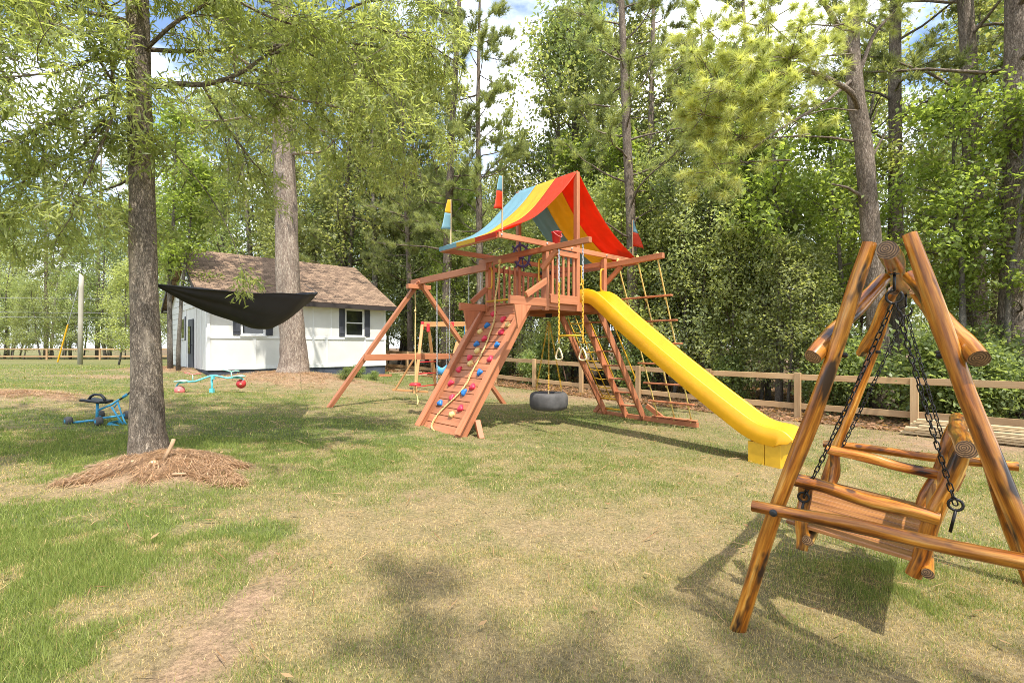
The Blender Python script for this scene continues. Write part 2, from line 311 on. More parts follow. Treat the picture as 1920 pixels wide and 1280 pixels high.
for q in [(50, 1080, 150, 150, 1.25), (230, 1000, 120, 45, .6), (80, 1230, 120, 90, .9), (110, 830, 260, 45, 1.1), (560, 815, 240, 34, 1.2), (60, 960, 130, 50, 1), (390, 1000, 110, 30, .45),
          (520, 1000, 60, 40, .5), (560, 850, 120, 30, .6), (430, 1090, 60, 40, .35), (880, 885, 160, 25, .35), (1650, 1080, 90, 60, .45), (300, 690, 400, 14, .5), (1150, 790, 120, 10, .3)]: blob(GREEN, *q)
for q in [(450, 1150, 55, 110, 1.3), (370, 1240, 60, 60, 1.0), (490, 1040, 30, 40, .8), (300, 1180, 60, 60, .45), (330, 1060, 80, 30, .35), (800, 928, 60, 12, .55), (480, 880, 45, 8, .8), (1010, 990, 60, 14, .4), (200, 706, 120, 5, 1.0), (620, 720, 160, 10, .7), (1500, 790, 200, 14, .9),
          (1800, 830, 200, 20, 1.0), (1050, 745, 220, 8, .8), (30, 735, 60, 14, .9), (200, 950, 60, 20, .4), (1240, 1020, 120, 30, .25)]: blob(BARE, *q)
for q in [(640, 960, 220, 60, .8), (900, 1000, 260, 70, .6), (1250, 1000, 200, 80, .55), (330, 965, 120, 25, .8), (300, 1120, 110, 80, .8), (500, 940, 120, 40, .8), (600, 770, 150, 20, .7), (150, 760, 200, 14, .6), (1300, 880, 200, 40, .3), (800, 1180, 200, 60, .2)]: blob(DRY, *q)
def blobs(lst, x, y): return sum(w * np.exp(-(((x - a_) / rx) ** 2 + ((y - b_) / ry) ** 2)) for a_, b_, rx, ry, w in lst)
def cover(x, y):                            # green share, bare share, woodland litter share
    n1 = fbm(x, y, .55, 4); n2 = fbm(x + 31, y - 17, 2.2, 3); n3 = fbm(x - 9, y + 5, 7, 2)
    g = .41 + (n1 - .5) * .9 + (n2 - .5) * .75 + (n3 - .5) * .5 + blobs(GREEN, x, y) * (.15 + 1.35 * np.clip(n2 * 2.2 - .6 + (n3 - .5) * 1.4, 0, 1)) - blobs(DRY, x, y) * .38
    g = g + np.clip((y - 14) / 20, 0, .3)
    bare = blobs(BARE, x, y) * (.6 + 1.6 * (n2 - .2)) + np.clip((n2 - .72) * 3, 0, .5) - blobs(GREEN, x, y) * .4
    s_ = (x - FP[0]) * FNn[0] + (y - FP[1]) * FNn[1]; lit = 1 / (1 + np.exp(-(s_ + .5 + (n2 - .5) * 1.6) * 3.2))
    lit = np.where((x < -14) & (y < 50), 0, lit)
    for mx_, my_, rx, ry, h in MOUNDS: bare = np.maximum(bare, 1.5 * np.exp(-(((x - mx_) / (rx * 1.15)) ** 2 + ((y - my_) / (ry * 1.15)) ** 2 + (n2 - .5) * 2.2 + (n3 - .5)) ) * (.7 + .6 * n2))
    return np.clip(g, 0, 1), np.clip(bare, 0, 1), lit
def gcolor(x, y):
    g, ba, li = cover(x, y); L_ = lambda a_, b_, k: a_ + (b_ - a_) * k[:, None]
    c_ = L_(np.array((.255, .20, .11)), np.array((.12, .145, .05)), g); c_ = L_(c_, np.array((.29, .20, .13)), ba); return L_(c_, np.array((.15, .10, .062)), li)
def axis(lo, hi, step, far): 
    a_ = list(np.arange(lo, hi + 1e-6, step)); s_ = step
    while a_[-1] < far: s_ *= 1.25; a_.append(a_[-1] + s_)
    s_ = step
    while a_[0] > -far: s_ *= 1.25; a_.insert(0, a_[0] - s_)
    return np.array(a_)
xs = axis(-11, 11, .1, 420); ys = axis(.5, 20, .1, 420)
XX, YY = np.meshgrid(xs, ys, indexing='ij'); ZZ = gz(XX, YY); nx, ny = XX.shape
me = bpy.data.meshes.new('ground'); Vv = np.stack([XX, YY, ZZ], -1).reshape(-1, 3)
ii = (np.arange(nx - 1)[:, None] * ny + np.arange(ny - 1)[None]).ravel()
Q = np.stack([ii, ii + ny, ii + ny + 1, ii + 1], -1).astype(np.int32)
me.vertices.add(len(Vv)); me.vertices.foreach_set('co', Vv.astype(np.float32).ravel()); me.loops.add(Q.size); me.loops.foreach_set('vertex_index', Q.ravel())
me.polygons.add(len(Q)); me.polygons.foreach_set('loop_start', np.arange(0, Q.size, 4, dtype=np.int32)); me.polygons.foreach_set('use_smooth', np.ones(len(Q), bool))
a_ = me.attributes.new('col', 'FLOAT_COLOR', 'POINT'); c4 = np.ones((len(Vv), 4), np.float32); c4[:, :3] = gcolor(Vv[:, 0], Vv[:, 1]); a_.data.foreach_set('color', c4.ravel()); me.update(calc_edges=True)
ground = put('ground', me, 'ground'); tag(ground, 'patchy lawn of dry tan and green grass running to the woods', None, None, 'structure')

# ------------------------------------------------------------------ grass blades (uncountable: one object)
def blades(n, dmin, dmax, hmin, hmax, width):
    d = np.sqrt(RNG.random(n) * (dmax ** 2 - dmin ** 2) + dmin ** 2); x = (RNG.random(n) * 2.5 - 1.25) * d
    # tufts
    x = x + RNG.normal(0, .02, n); y = d + RNG.normal(0, .02, n)
    g, ba, li = cover(x, y); keep = (RNG.random(n) > ba * .93) & (RNG.random(n) > li * .85) & (RNG.random(n) < .5 + g * .7)
    x, y, g, d = x[keep], y[keep], g[keep], d[keep]; n = len(x)
    isg = RNG.random(n) < np.clip(g * 1.05 + .05, 0, .93)
    h = (hmin + (hmax - hmin) * RNG.random(n) ** 1.5) * (.65 + .55 * g); h = np.where(isg, h, h * .75)
    az = RNG.random(n) * 2 * PI; lean = RNG.normal(0, .55, n); lz = RNG.random(n) * 2 * PI
    w = width * (.7 + .6 * RNG.random(n))
    B = np.stack([x, y, gz(x, y) - .006], -1); S = np.stack([np.cos(az), np.sin(az), 0 * az], -1) * w[:, None] / 2
    T = B + np.stack([np.cos(lz) * lean * h, np.sin(lz) * lean * h, h], -1)
    V = np.stack([B - S, B + S, T], 1).reshape(-1, 3)
    k = RNG.random((n, 1)); grn = np.array((.085, .13, .028)) * (1 - k) + np.array((.22, .26, .08)) * k; tan = np.array((.23, .18, .08)) * (1 - k) + np.array((.52, .43, .235)) * k
    return V, np.where(isg[:, None], grn, tan)
parts = [blades(240000, 1.6, 3.6, .02, .06, .0040), blades(210000, 3.6, 7, .02, .06, .0068), blades(130000, 7, 13, .02, .06, .011), blades(50000, 13, 24, .025, .07, .022)]
gr = put('grass', bigmesh('grass', np.vstack([p[0] for p in parts]), 3, np.vstack([p[1] for p in parts])), 'blade')
tag(gr, 'short dry and green grass blades covering the lawn', 'grass', None, 'stuff')
# pine straw heaped on the mounds
def straw(n, mx_, my_, rx, ry, zoff=0):
    th = RNG.random(n) * 2 * PI; r_ = (RNG.random(n) ** .75) * (1 + .5 * np.sin(th * 3 + mx_) * .5 + .25 * np.sin(th * 7 + my_)); x = mx_ + rx * r_ * np.cos(th); y = my_ + ry * r_ * np.sin(th)
    az = RNG.random(n) * 2 * PI; L_ = .05 + .2 * RNG.random(n) ** 1.6; D_ = np.stack([np.cos(az), np.sin(az)], -1) * L_[:, None] / 2
    lift = RNG.random(n) ** 2 * .045 + zoff; w = .0013 + .002 * RNG.random(n)
    P0 = np.stack([x - D_[:, 0], y - D_[:, 1], gz(x - D_[:, 0], y - D_[:, 1]) + lift + RNG.normal(0, .01, n)], -1); P1 = np.stack([x + D_[:, 0], y + D_[:, 1], gz(x + D_[:, 0], y + D_[:, 1]) + lift + RNG.normal(0, .01, n)], -1)
    S = np.stack([-D_[:, 1], D_[:, 0], 0 * x], -1); S = S / np.linalg.norm(S, axis=1)[:, None] * w[:, None]; U = np.array((0, 0, .003))
    V = np.stack([P0 - S, P0 + S, P1 + S + U, P1 - S + U], 1).reshape(-1, 3); k = RNG.random((n, 1))
    return V, np.array((.15, .10, .065)) * (1 - k) + np.array((.46, .34, .235)) * k
for (mx_, my_, rx, ry, h), n_, lab in zip(MOUNDS, (19000, 12000, 4500, 6000), ('heap of brown pine straw round the oak trunk', 'heap of reddish pine straw round the big pine beside the cottage', 'low heap of straw and leaves out on the open lawn', 'pine straw under the thin trees at the cottage corner')):
    V, c_ = straw(n_, mx_, my_, rx * 1.05, ry * 1.05); tag(put('pine_straw', bigmesh('pine_straw', V, 4, c_), 'blade'), lab, 'straw', None, 'stuff')
n = 4200; d = np.sqrt(RNG.random(n)) * 15 + 1.7; x = (RNG.random(n) * 2.4 - 1.2) * d; y = d; az = RNG.random(n) * 2 * PI; lf = RNG.random(n) < .16; L_ = np.where(lf, .03, .09) * (.6 + .8 * RNG.random(n)); wv = np.where(lf, .014, .0018 + .0006 * d)
e1 = np.stack([np.cos(az), np.sin(az), RNG.normal(0, .12, n)], -1) * L_[:, None]; e2 = np.stack([-np.sin(az), np.cos(az), RNG.normal(0, .2, n)], -1) * wv[:, None]; B = np.stack([x, y, gz(x, y) + .035 + .02 * RNG.random(n)], -1); k = RNG.random((n, 1))
tag(put('fallen_needles', bigmesh('fallen_needles', np.stack([B - e1, B + e2, B + e1, B - e2], 1).reshape(-1, 3), 4, np.array((.18, .10, .05)) * (1 - k) + np.array((.40, .29, .17)) * k), 'blade'), 'fallen pine needles and dead leaves scattered over the lawn', 'pine needles', None, 'stuff')
# leaf litter and scraps on the woodland floor and along its edge
n = 26000; t_ = RNG.random(n) * 34 - 4; s_ = RNG.random(n) ** 1.6 * 9 - .9; x = FP[0] + FD[0] * t_ + FNn[0] * s_; y = FP[1] + FD[1] * t_ + FNn[1] * s_
az = RNG.random(n) * 2 * PI; L_ = .03 + .05 * RNG.random(n); e1 = np.stack([np.cos(az), np.sin(az), RNG.normal(0, .3, n)], -1) * L_[:, None]; e2 = np.stack([-np.sin(az), np.cos(az), RNG.normal(0, .3, n)], -1) * L_[:, None] * .55
B = np.stack([x, y, gz(x, y) + .01 + .03 * RNG.random(n)], -1); k = RNG.random((n, 1))
tag(put('leaf_litter', bigmesh('leaf_litter', np.stack([B - e1, B + e2, B + e1, B - e2], 1).reshape(-1, 3), 4, np.array((.10, .055, .03)) * (1 - k) + np.array((.34, .21, .13)) * k), 'blade'), 'dead brown leaves strewn along the edge of the woods', 'leaf litter', None, 'stuff')

# ------------------------------------------------------------------ cottage
HYAW = math.atan2(.675, .738); H = thing('cottage', 'small white panelled cottage with brown shingle roof and charcoal shutters', 'house', (-10.9, 17.5, 0), HYAW)
HW, HG, ZB, ZE, ZR = 7.0, 7.8, .64, 3.36, 5.42
WINS = [(1.10, 1.92), (5.11, 5.95)]; WZ0, WZ1 = 1.93, 3.09
def mb(): return MB()
w = mb(); xsq = [0, WINS[0][0], WINS[0][1], WINS[1][0], WINS[1][1], HW]
for i in range(5):
    x0, x1 = xsq[i], xsq[i + 1]
    if i % 2 == 0: w.box(((x0 + x1) / 2, .06, (ZB + ZE + .02) / 2), (x1 - x0, .12, ZE + .02 - ZB))
    else:
        w.box(((x0 + x1) / 2, .06, (ZB + WZ0) / 2), (x1 - x0, .12, WZ0 - ZB)); w.box(((x0 + x1) / 2, .06, (WZ1 + ZE + .02) / 2), (x1 - x0, .12, ZE + .02 - WZ1))
w.build('wall', 'white_siding', H)
w = mb(); zt = ZE + .02
V = [(0, .121, ZB), (0, HG, ZB), (0, HG, zt), (0, HG / 2, ZR - .1), (0, .121, zt)]; V2 = [(.12, y, z) for _, y, z in V]
w.add(V + V2, [(0, 1, 2, 3, 4), (9, 8, 7, 6, 5)] + [(i, i + 5, (i + 1) % 5 + 5, (i + 1) % 5) for i in range(5)]); w.build('gable_wall', 'white_siding', H)
w = mb(); V = [(HW, .121, ZB), (HW, HG, ZB), (HW, HG, zt), (HW, HG / 2, ZR - .1), (HW, .121, zt)]; V2 = [(HW - .12, y, z) for _, y, z in V]
w.add(V2 + V, [(0, 1, 2, 3, 4), (9, 8, 7, 6, 5)] + [(i, i + 5, (i + 1) % 5 + 5, (i + 1) % 5) for i in range(5)]); w.build('gable_wall', 'white_siding', H)
mb().box((HW / 2, HG - .06, (ZB + zt) / 2), (HW - .25, .118, zt - ZB)).build('wall', 'white_siding', H)
w = mb(); w.box((HW / 2, .1, .2), (HW - .04, .16, .875)); w.box((.1, HG / 2, .2), (.155, HG - .4, .87)); w.box((HW - .1, HG / 2, .2), (.155, HG - .4, .87)); w.build('foundation', 'plinth', H)
for x in (.05, 1.55, 2.6, 3.75, 4.3, 6.0, HW - .05):
    z0 = ZB + .13; z1 = 1.78 if 0.5 < x < 6.2 else ZE - .06
    mb().box((x, -.012, (z0 + z1) / 2), (.085, .026, z1 - z0)).build('batten', 'white_trim', H)
for x in (2.6, 3.75, 4.5): mb().box((x, -.006, (1.885 + ZE - .06) / 2), (.05, .014, ZE - .06 - 1.885)).build('batten', 'white_trim', H)
mb().box((HW / 2, -.016, ZB + .06), (HW + .01, .034, .13)).build('skirt_board', 'white_trim', H)
mb().box((HW / 2, -.016, 1.83), (HW + .006, .034, .085)).build('band_board', 'white_trim', H)
for y in (.1, 1.0, 1.9, 4.0, 5.2): mb().box((-.012, y, (ZB + 3.0) / 2), (.026, .09, 3.0 - ZB)).build('batten', 'white_trim', H)
for k in range(11): mb().box((-.012, 6.5, ZB + .12 + k * .23), (.022, 2.5, .2)).build('lap_board', 'white_siding', H)
for k in range(6): mb().box((-.014, HG / 2, 3.12 + k * .24), (.024, (HG - .4) * (1 - .155 * k), .21)).build('lap_board', 'white_siding', H)
def hwindow(x0, x1):
    wn = mb(); c = (x0 + x1) / 2; zc = (WZ0 + WZ1) / 2; fr = .055
    for xx in (x0 + fr / 2, x1 - fr / 2): wn.box((xx, .045, zc), (fr, .07, WZ1 - WZ0))
    for zz, hh in ((WZ0 + fr / 2, fr), (WZ1 - fr / 2, fr), (zc, .05)): wn.box((c, .042, zz), (x1 - x0 - .001, .06, hh))
    o = wn.build('window', 'white_trim', H, bevel=.004)
    for za, zb_ in ((WZ0 + fr, zc - .025), (zc + .025, WZ1 - fr)): mb().box((c, .055, (za + zb_) / 2), (x1 - x0 - 2 * fr + .01, .012, zb_ - za + .01)).build('pane', 'window_glass', o)
    mb().box((c, -.03, WZ0 - .03), (x1 - x0 + .1, .1, .045)).build('sill', 'white_trim', o)
    for sx in (x0 - .15, x1 + .15):
        sh = mb().box((sx, -.02, zc), (.245, .035, WZ1 - WZ0 + .02)).build('shutter', 'charcoal', H)
        for zz in (WZ0 + .15, WZ1 - .22): mb().box((sx, -.046, zz), (.24, .022, .085)).build('shutter_rail', 'charcoal', sh)
        for dx in (-.08, 0, .08): mb().box((sx + dx, -.0405, zc), (.07, .01, WZ1 - WZ0)).build('shutter_board', 'charcoal', sh)
for a_ in WINS: hwindow(*a_)
d_ = mb().box((-.02, 2.85, 1.6), (.06, .95, 1.95)).build('door', 'charcoal', H)
mb().box((-.06, 3.0, 1.75), (.03, .5, 1.1)).build('pane', 'window_glass', d_); mb().tube([(-.06, 2.5, 1.55), (-.12, 2.5, 1.55), (-.12, 2.6, 1.55)], .015).build('handle', 'black_plastic', d_)
wn = mb().box((-.025, 4.5, 2.25), (.06, .7, .95)).build('window', 'white_trim', H); mb().box((-.05, 4.5, 2.25), (.02, .56, .8)).build('pane', 'window_glass', wn)
mb().box((-.02, 4.06, 2.25), (.05, .16, 1.0)).build('shutter', 'charcoal', H); mb().box((-.02, 4.94, 2.25), (.05, .16, 1.0)).build('shutter', 'charcoal', H)
slope = (ZR - ZE) / (HG / 2)
for sgn in (0, 1):
    r_ = mb(); ye, zee = -.4, ZE - .4 * slope; yr, zr = HG / 2, ZR; Lr = math.hypot(yr - ye, zr - zee)
    V = []; Gc = []
    for x in (-.35, HW + .35):
        for y, z, l in ((ye, zee, 0), (yr, zr, Lr)):
            for dz in (.14, .06): yy = y if sgn == 0 else HG - y; V.append((x, yy, z + dz)); Gc.append((x, l, dz * 0))
    r_.add(V, [(0, 2, 6, 4), (1, 5, 7, 3), (0, 4, 5, 1), (2, 3, 7, 6), (0, 1, 3, 2), (4, 6, 7, 5)], Gc); r_.build('roof', 'shingle', H)
    yy = ye if sgn == 0 else HG - ye
    mb().box((HW / 2, yy - .02 * (1 - 2 * sgn), zee + .02), (HW + .72, .035, .17)).build('fascia', 'fascia', H)
    for x in (-.36, HW + .36):
        y2 = HG / 2; f_ = mb(); f_.beam((x, yy, zee + .02), (x, y2 - .01 * (1 - 2 * sgn), zr + .02), .03, .15); f_.build('barge_board', 'fascia', H)
    s_ = mb(); s_.box((HW / 2, (yy + (0 if sgn == 0 else HG)) / 2, zee + .0), (HW + .6, .37, .02)); s_.build('soffit', 'white_trim', H)
# scraps of lumber beside the cottage
for i, (px, py, L_, a_, z, lab) in enumerate([(722, 706, .55, .1, .06, 'short reddish timber block beside the cottage foundation'), (760, 700, 1.6, .5, .05, 'grey scrap board lying on the pile behind the toddler swing set'), (765, 697, 1.5, -.35, .11, 'pale scrap board laid across the pile behind the toddler swing set'), (775, 704, 1.2, .15, .045, 'weathered scrap plank on the ground behind the toddler swing set')]):
    p = pixg(px, py); e = np.array((math.cos(a_), math.sin(a_), 0)) * L_ / 2; q = np.array(G(p[0], p[1], z))
    tag(mb().beam(q - e, q + e, .14, .09 if i == 0 else .04).build('scrap_board', 'redwood' if i == 0 else 'lumber'), lab, 'board')

# ------------------------------------------------------------------ fences
def fence(name, label, pts, rail_out, h=1.06):
    root = thing(name, label, 'fence', G(*pts[0]))
    o = np.array(root.location); n = len(pts); tops = []
    for i, (x, y) in enumerate(pts):
        z = float(gz(x, y)); hh = h + GR.uniform(-.015, .02); tops.append(z + h)
        d = nrm(np.array(pts[min(i + 1, n - 1)]) - np.array(pts[max(i - 1, 0)])); rz = math.atan2(d[1], d[0])
        m_ = mb(); e = np.array((math.cos(rz), math.sin(rz), 0)); m_.beam(np.array((x, y, z - .3)) - o, np.array((x, y, z + hh)) - o, .14, .09, (-e[1], e[0], 0)); m_.build('post', 'fence_wood', root, bevel=.006)
    for i in range(n - 1):
        a_, b_ = np.array((*pts[i], 0)), np.array((*pts[i + 1], 0)); d = nrm(b_ - a_); nn = np.array((-d[1], d[0], 0)) * rail_out
        for dz in (-.09, -.80):
            p = a_ + nn * .067; q = b_ + nn * .067; p[2] = tops[i] + dz; q[2] = tops[i + 1] + dz + GR.uniform(-.01, .01)
            mb().beam(p + d * .004 - o, q - d * .004 - o, .04, .14).build('rail', 'fence_wood', root, bevel=.005)
    return root
pts = []
for t_ in np.arange(-4.4, 33, 2.2): p = FP + FD * (t_ + .02); pts.append((float(p[0]), float(p[1])))
fence('rail_fence', 'two-rail wooden fence along the edge of the woods behind the playset', pts, -1)
fence('rail_fence', 'two-rail wooden fence on the far side of the open lawn past the utility pole', [(-66 + 5.1 * i, 47.5 + .12 * i) for i in range(11)], 1, 1.15)
# ------------------------------------------------------------------ utility pole with its guy wire and lines
up = thing('utility_pole', 'weathered grey utility pole standing on the far lawn', 'pole', G(-25.4, 28.8)); zt_ = 5.35
mb().tube([(0, 0, -.3), (.02, 0, 2.5), (.06, 0, 4.5), (.07, 0, zt_)], [.13, .125, .12, .115], 12).build('pole_shaft', 'pole_wood', up, True)
mb().tube([(.05, 0, 5.2), (-1.45, .1, .05)], .018, 6).build('guy_wire', 'galv', up); a_ = np.array((-1.45, .1, .05)); b_ = np.array((.05, 0, 5.2))
mb().tube([a_ + (b_ - a_) * .02, a_ + (b_ - a_) * .45], .04, 8).build('guy_guard', 'yellow_plastic', up)
for i, z in enumerate((4.12, 3.18, 2.86)):
    P = [np.array((x, 32.0 - .2 * i, z + .5 + .0006 * (x + 25) ** 2)) for x in np.linspace(-60, -14, 24)]
    tag(mb().tube(P, .014, 4).build('overhead_wire', 'wire'), ('upper', 'middle', 'lowest')[i] + ' thin grey cable strung past the utility pole', 'cable')
# ------------------------------------------------------------------ lumber stack by the fence
p = pixg(1905, 834); base = np.array((p[0], p[1])); ang = math.atan2(FD[1], FD[0]) - .03; e = np.array((math.cos(ang), math.sin(ang), 0)); nn = np.array((-e[1], e[0], 0))
names = ['bottom', 'second', 'third', 'fourth', 'fifth', 'top']
for k in range(6):
    for j in range(2 if k < 4 else 1):
        c_ = np.array(G(*base)) + nn * (.02 + .17 * j + .02 * GR.uniform(-1, 1)) + e * (GR.uniform(-.15, .15)) + np.array((0, 0, .06 + k * .047)); c_[2] = float(gz(*base)) + .055 + k * .047
        L_ = 2.9 - .08 * k; tag(mb().beam(c_ - e * L_ / 2, c_ + e * L_ / 2, .14, .04).build('lumber_board', 'lumber', bevel=.004), f'new pine board, {names[k]} layer of the stack by the fence, {"woods" if j == 0 else "lawn"} side', 'board', 'boards stacked by the fence')

# ------------------------------------------------------------------ playset (local x = towards the woods, local y = along the swing beam)
PYAW = math.radians(41.6); PO = np.array((.585, 8.5)); pc, ps = math.cos(PYAW), math.sin(PYAW)
def pw(x, y, z): return np.array((PO[0] + pc * x - ps * y, PO[1] + ps * x + pc * y, z))
def pgz(x, y): w_ = pw(x, y, 0); return float(gz(w_[0], w_[1]))
PS = thing('playset', 'large red-stained wooden playset with striped canopy, rock wall and yellow slide', 'playset', (*PO, 0), PYAW)
RW = 'redwood'
def lum(name, p0, p1, w, h, up=(0, 0, 1), mat=RW, par=None): return mb().beam(p0, p1, w, h, up).build(name, mat, par or PS, bevel=.006)
U_, V_, O_, HE, HR, ZD = 1.58, 1.62, 1.10, 3.20, 4.70, 2.13
# deck
for y in (0.0, U_): lum('deck_joist', (-.06, y, ZD + .07), (V_ + .06, y, ZD + .07), .04, .14)
for x in (0.0, V_, V_ / 2): lum('deck_joist', (x, .03, ZD + .065), (x, U_ - .03, ZD + .065), .04, .13)
for k in range(11): lum('deck_board', (-.03, .07 + k * .144, ZD + .155), (V_ + .03, .07 + k * .144, ZD + .155), .136, .028)
# posts
for x, y in ((0, 0), (0, U_), (V_, 0), (V_, U_)): lum('post', (x, y, ZD + .01 if (x or y) else ZD - .02), (x, y, 3.195), .09, .09, (0, 1, 0))
for y in (-.005, U_ + .005): lum('ridge_post', (V_ / 2, y, ZD + .0), (V_ / 2, y, HR), .085, .085, (0, 1, 0))
# railings
def slats(fx, a0, a1, n, z0, z1):
    for k in range(n):
        a_ = a0 + (a1 - a0) * (k + .5) / n; p = fx(a_); lum('slat', (*p, z0), (*p, z1), .045, .03, (0, 1, 0))
slats(lambda a_: (a_, -.035), .06, V_ / 2 - .05, 5, 2.37, 3.12)
lum('rail', (.05, -.06, 2.31), (V_ / 2 - .05, -.06, 2.31), .04, .14); lum('rail', (.05, -.065, 3.13), (V_ / 2 - .05, -.065, 3.13), .04, .09); lum('rail', (.05, -.04, 2.385), (V_ / 2 - .05, -.04, 2.385), .05, .03)
slats(lambda a_: (a_, U_), .06, V_ / 2 - .05, 5, 2.33, 3.12); slats(lambda a_: (a_, U_), V_ / 2 + .06, V_ - .05, 5, 2.33, 2.98)
lum('rail', (.05, U_, 2.31), (V_ - .05, U_, 2.31), .04, .09); lum('rail', (.05, U_ + .04, 3.02), (V_ - .05, U_ + .04, 3.02), .04, .09)
lum('rail', (V_, .95, 3.0), (V_, U_ - .05, 3.0), .04, .09); slats(lambda a_: (V_, a_), 1.0, U_ - .05, 3, 2.3, 2.95)
lum('rail', (V_, .05, 3.1), (V_, U_ - .05, 3.1), .04, .09)
# beams
lum('lintel_beam', (-.085, -1.06, 3.155), (-.085, 1.74, 3.155), .075, .09); lum('swing_beam', (-.09, 1.50, 3.04), (-.09, 4.38, 3.0), .085, .14)
lum('knee_brace', (-.09, -.01, 2.82), (-.09, -.36, 3.11), .05, .09); lum('ladder_beam', (V_ + .07, .12, 3.06), (V_ + .07, -1.26, 3.10), .08, .10)
lum('knee_brace', (V_ + .07, .0, 2.72), (V_ + .07, -.36, 3.02), .05, .09)
# canopy frame
ZE2 = 3.205
for y in (-.03, U_ + .03): lum('canopy_bar', (-O_, y, ZE2 + .05), (V_ + O_, y, ZE2 + .05), .04, .09)
for x in (-O_, V_ + O_): lum('canopy_bar', (x, -.008, ZE2 + .045), (x, U_ + .008, ZE2 + .045), .045, .095)
lum('ridge_bar', (V_ / 2, .04, HR - .03), (V_ / 2, U_ - .04, HR - .03), .03, .06)
for y in (-.052, U_ + .052):
    for x in (-O_ + .05, -.02, .62, V_ + .02): mb().lathe([(.016, 0), (.016, .012), (.008, .018)], 10, (x, y, ZE2 + .05), (0, -1 if y < 0 else 1, 0)).build('bolt', 'steel', PS)
# canopy cloth: three bands, each its own panel
def canopy(y0, y1, mat):
    nx_, ny_ = 45, 15; P = np.zeros((ny_, nx_, 3))
    for j in range(ny_):
        y = y0 + (y1 - y0) * j / (ny_ - 1)
        for i in range(nx_):
            s = i / (nx_ - 1) * 2 - 1; a_ = abs(s); xx = V_ / 2 + s * (V_ / 2 + O_ + .03)
            z = HR + .02 + (ZE2 + .085 - HR - .02) * a_ - .30 * math.sin(PI * a_) * (.85 + .15 * math.sin(PI * (y + .02) / 1.6)) * (1 - .25 * a_)
            z += (.012 * math.sin(9 * y + 5 * s) + .010 * math.sin(27 * y - 7 * s + 3 * s * s) + .006 * math.sin(41 * y + 11 * s)) * min(1, a_ * (1 - a_) * 6)
            P[j, i] = (xx, y, z)
    c_ = mb().sheet(P, .006).build('canopy_panel', mat, PS, True)
    for sx in (-O_ - .028, V_ + O_ + .028):
        mb().box((sx, (y0 + y1) / 2, ZE2 + .055), (.006, y1 - y0, .075)).build('canopy_hem', mat, c_)
canopy(-.03, .53, 'tarp_red'); canopy(.532, 1.07, 'tarp_yellow'); canopy(1.072, U_ + .04, 'tarp_blue')
# flags on their sticks
def flag(x, y, z0, L_, top, low, face=1.0):
    s_ = mb().tube([(x, y, z0), (x, y, z0 + L_)], .014, 8).build('flag_stick', 'lumber', PS)
    for k, (mat, h0, h1) in enumerate(((top, .0, .45), (low, .452, 1.0))):
        P = np.zeros((7, 9, 3))
        for i in range(7):
            h = h0 + (h1 - h0) * i / 6
            for j in range(9):
                r_ = j / 8; wd = (.06 + .26 * h); a_ = r_ * 1.9 * h; P[i, j] = (x - .016 - wd * r_ * face, y - wd * .55 * math.sin(a_) * (1 if j else 0) - .02, z0 + L_ - .02 - h * .54 - .07 * r_ * h)
        mb().sheet(P, .004).build('flag_cloth', mat, s_, True)
flag(-O_ + .10, -.01, ZE2 + .09, .92, 'tarp_blue', 'tarp_red'); flag(-O_ + .13, U_ - .1, ZE2 + .09, .88, 'tarp_yellow', 'tarp_blue'); flag(V_ + O_ - .1, .02, ZE2 + .09, .84, 'tarp_blue', 'tarp_red', -.4)
# ship's wheel on the back ridge post
wc = np.array((V_ / 2, U_ - .09, 3.36)); sw = mb(); th = np.linspace(0, 2 * PI, 28, endpoint=False)
sw.tube([wc + np.array((math.cos(q) * .22, 0, math.sin(q) * .22)) for q in th], .026, 8, closed=True)
wheel = sw.build('steering_wheel', 'purple_plastic', PS, True); mb().lathe([(.05, -.03), (.05, .03)], 14, wc, (0, 1, 0)).build('hub', 'purple_plastic', wheel)
for k in range(8): q = k * PI / 4 + .2; e = np.array((math.cos(q), 0, math.sin(q))); mb().tube([wc + e * .04, wc + e * .21, wc + e * .25, wc + e * .31], [.014, .014, .022, .017], 7).build('spoke', 'purple_plastic', wheel, True)
mb().tube([wc, wc + np.array((0, .06, 0))], .02, 8).build('axle', 'steel', wheel)
# grab handles
def grab(x, y, z0, z1, d=(-.07, 0)):
    mb().tube([(x, y, z0), (x + d[0] * .8, y + d[1] * .8, z0 + .01), (x + d[0], y + d[1], z0 + .06), (x + d[0], y + d[1], z1 - .06), (x + d[0] * .8, y + d[1] * .8, z1 - .01), (x, y, z1)], .017, 8).build('handle', 'yellow_paint', PS, True)
grab(-.03, U_ - .05, 2.62, 3.02, (.0, -.09)); grab(-.03, .05, 2.62, 3.02, (0, .09)); grab(V_ - .05, -.03, 2.56, 2.98, (-.09, .0)); grab(V_ / 2 + .05, -.02, 2.62, 2.98, (.07, 0))
mb().tube([(V_ - .3, U_ - .1, 3.05), (V_ + .25, U_ - .2, 3.12)], [.035, .05], 10).build('telescope', 'black_plastic', PS, True)
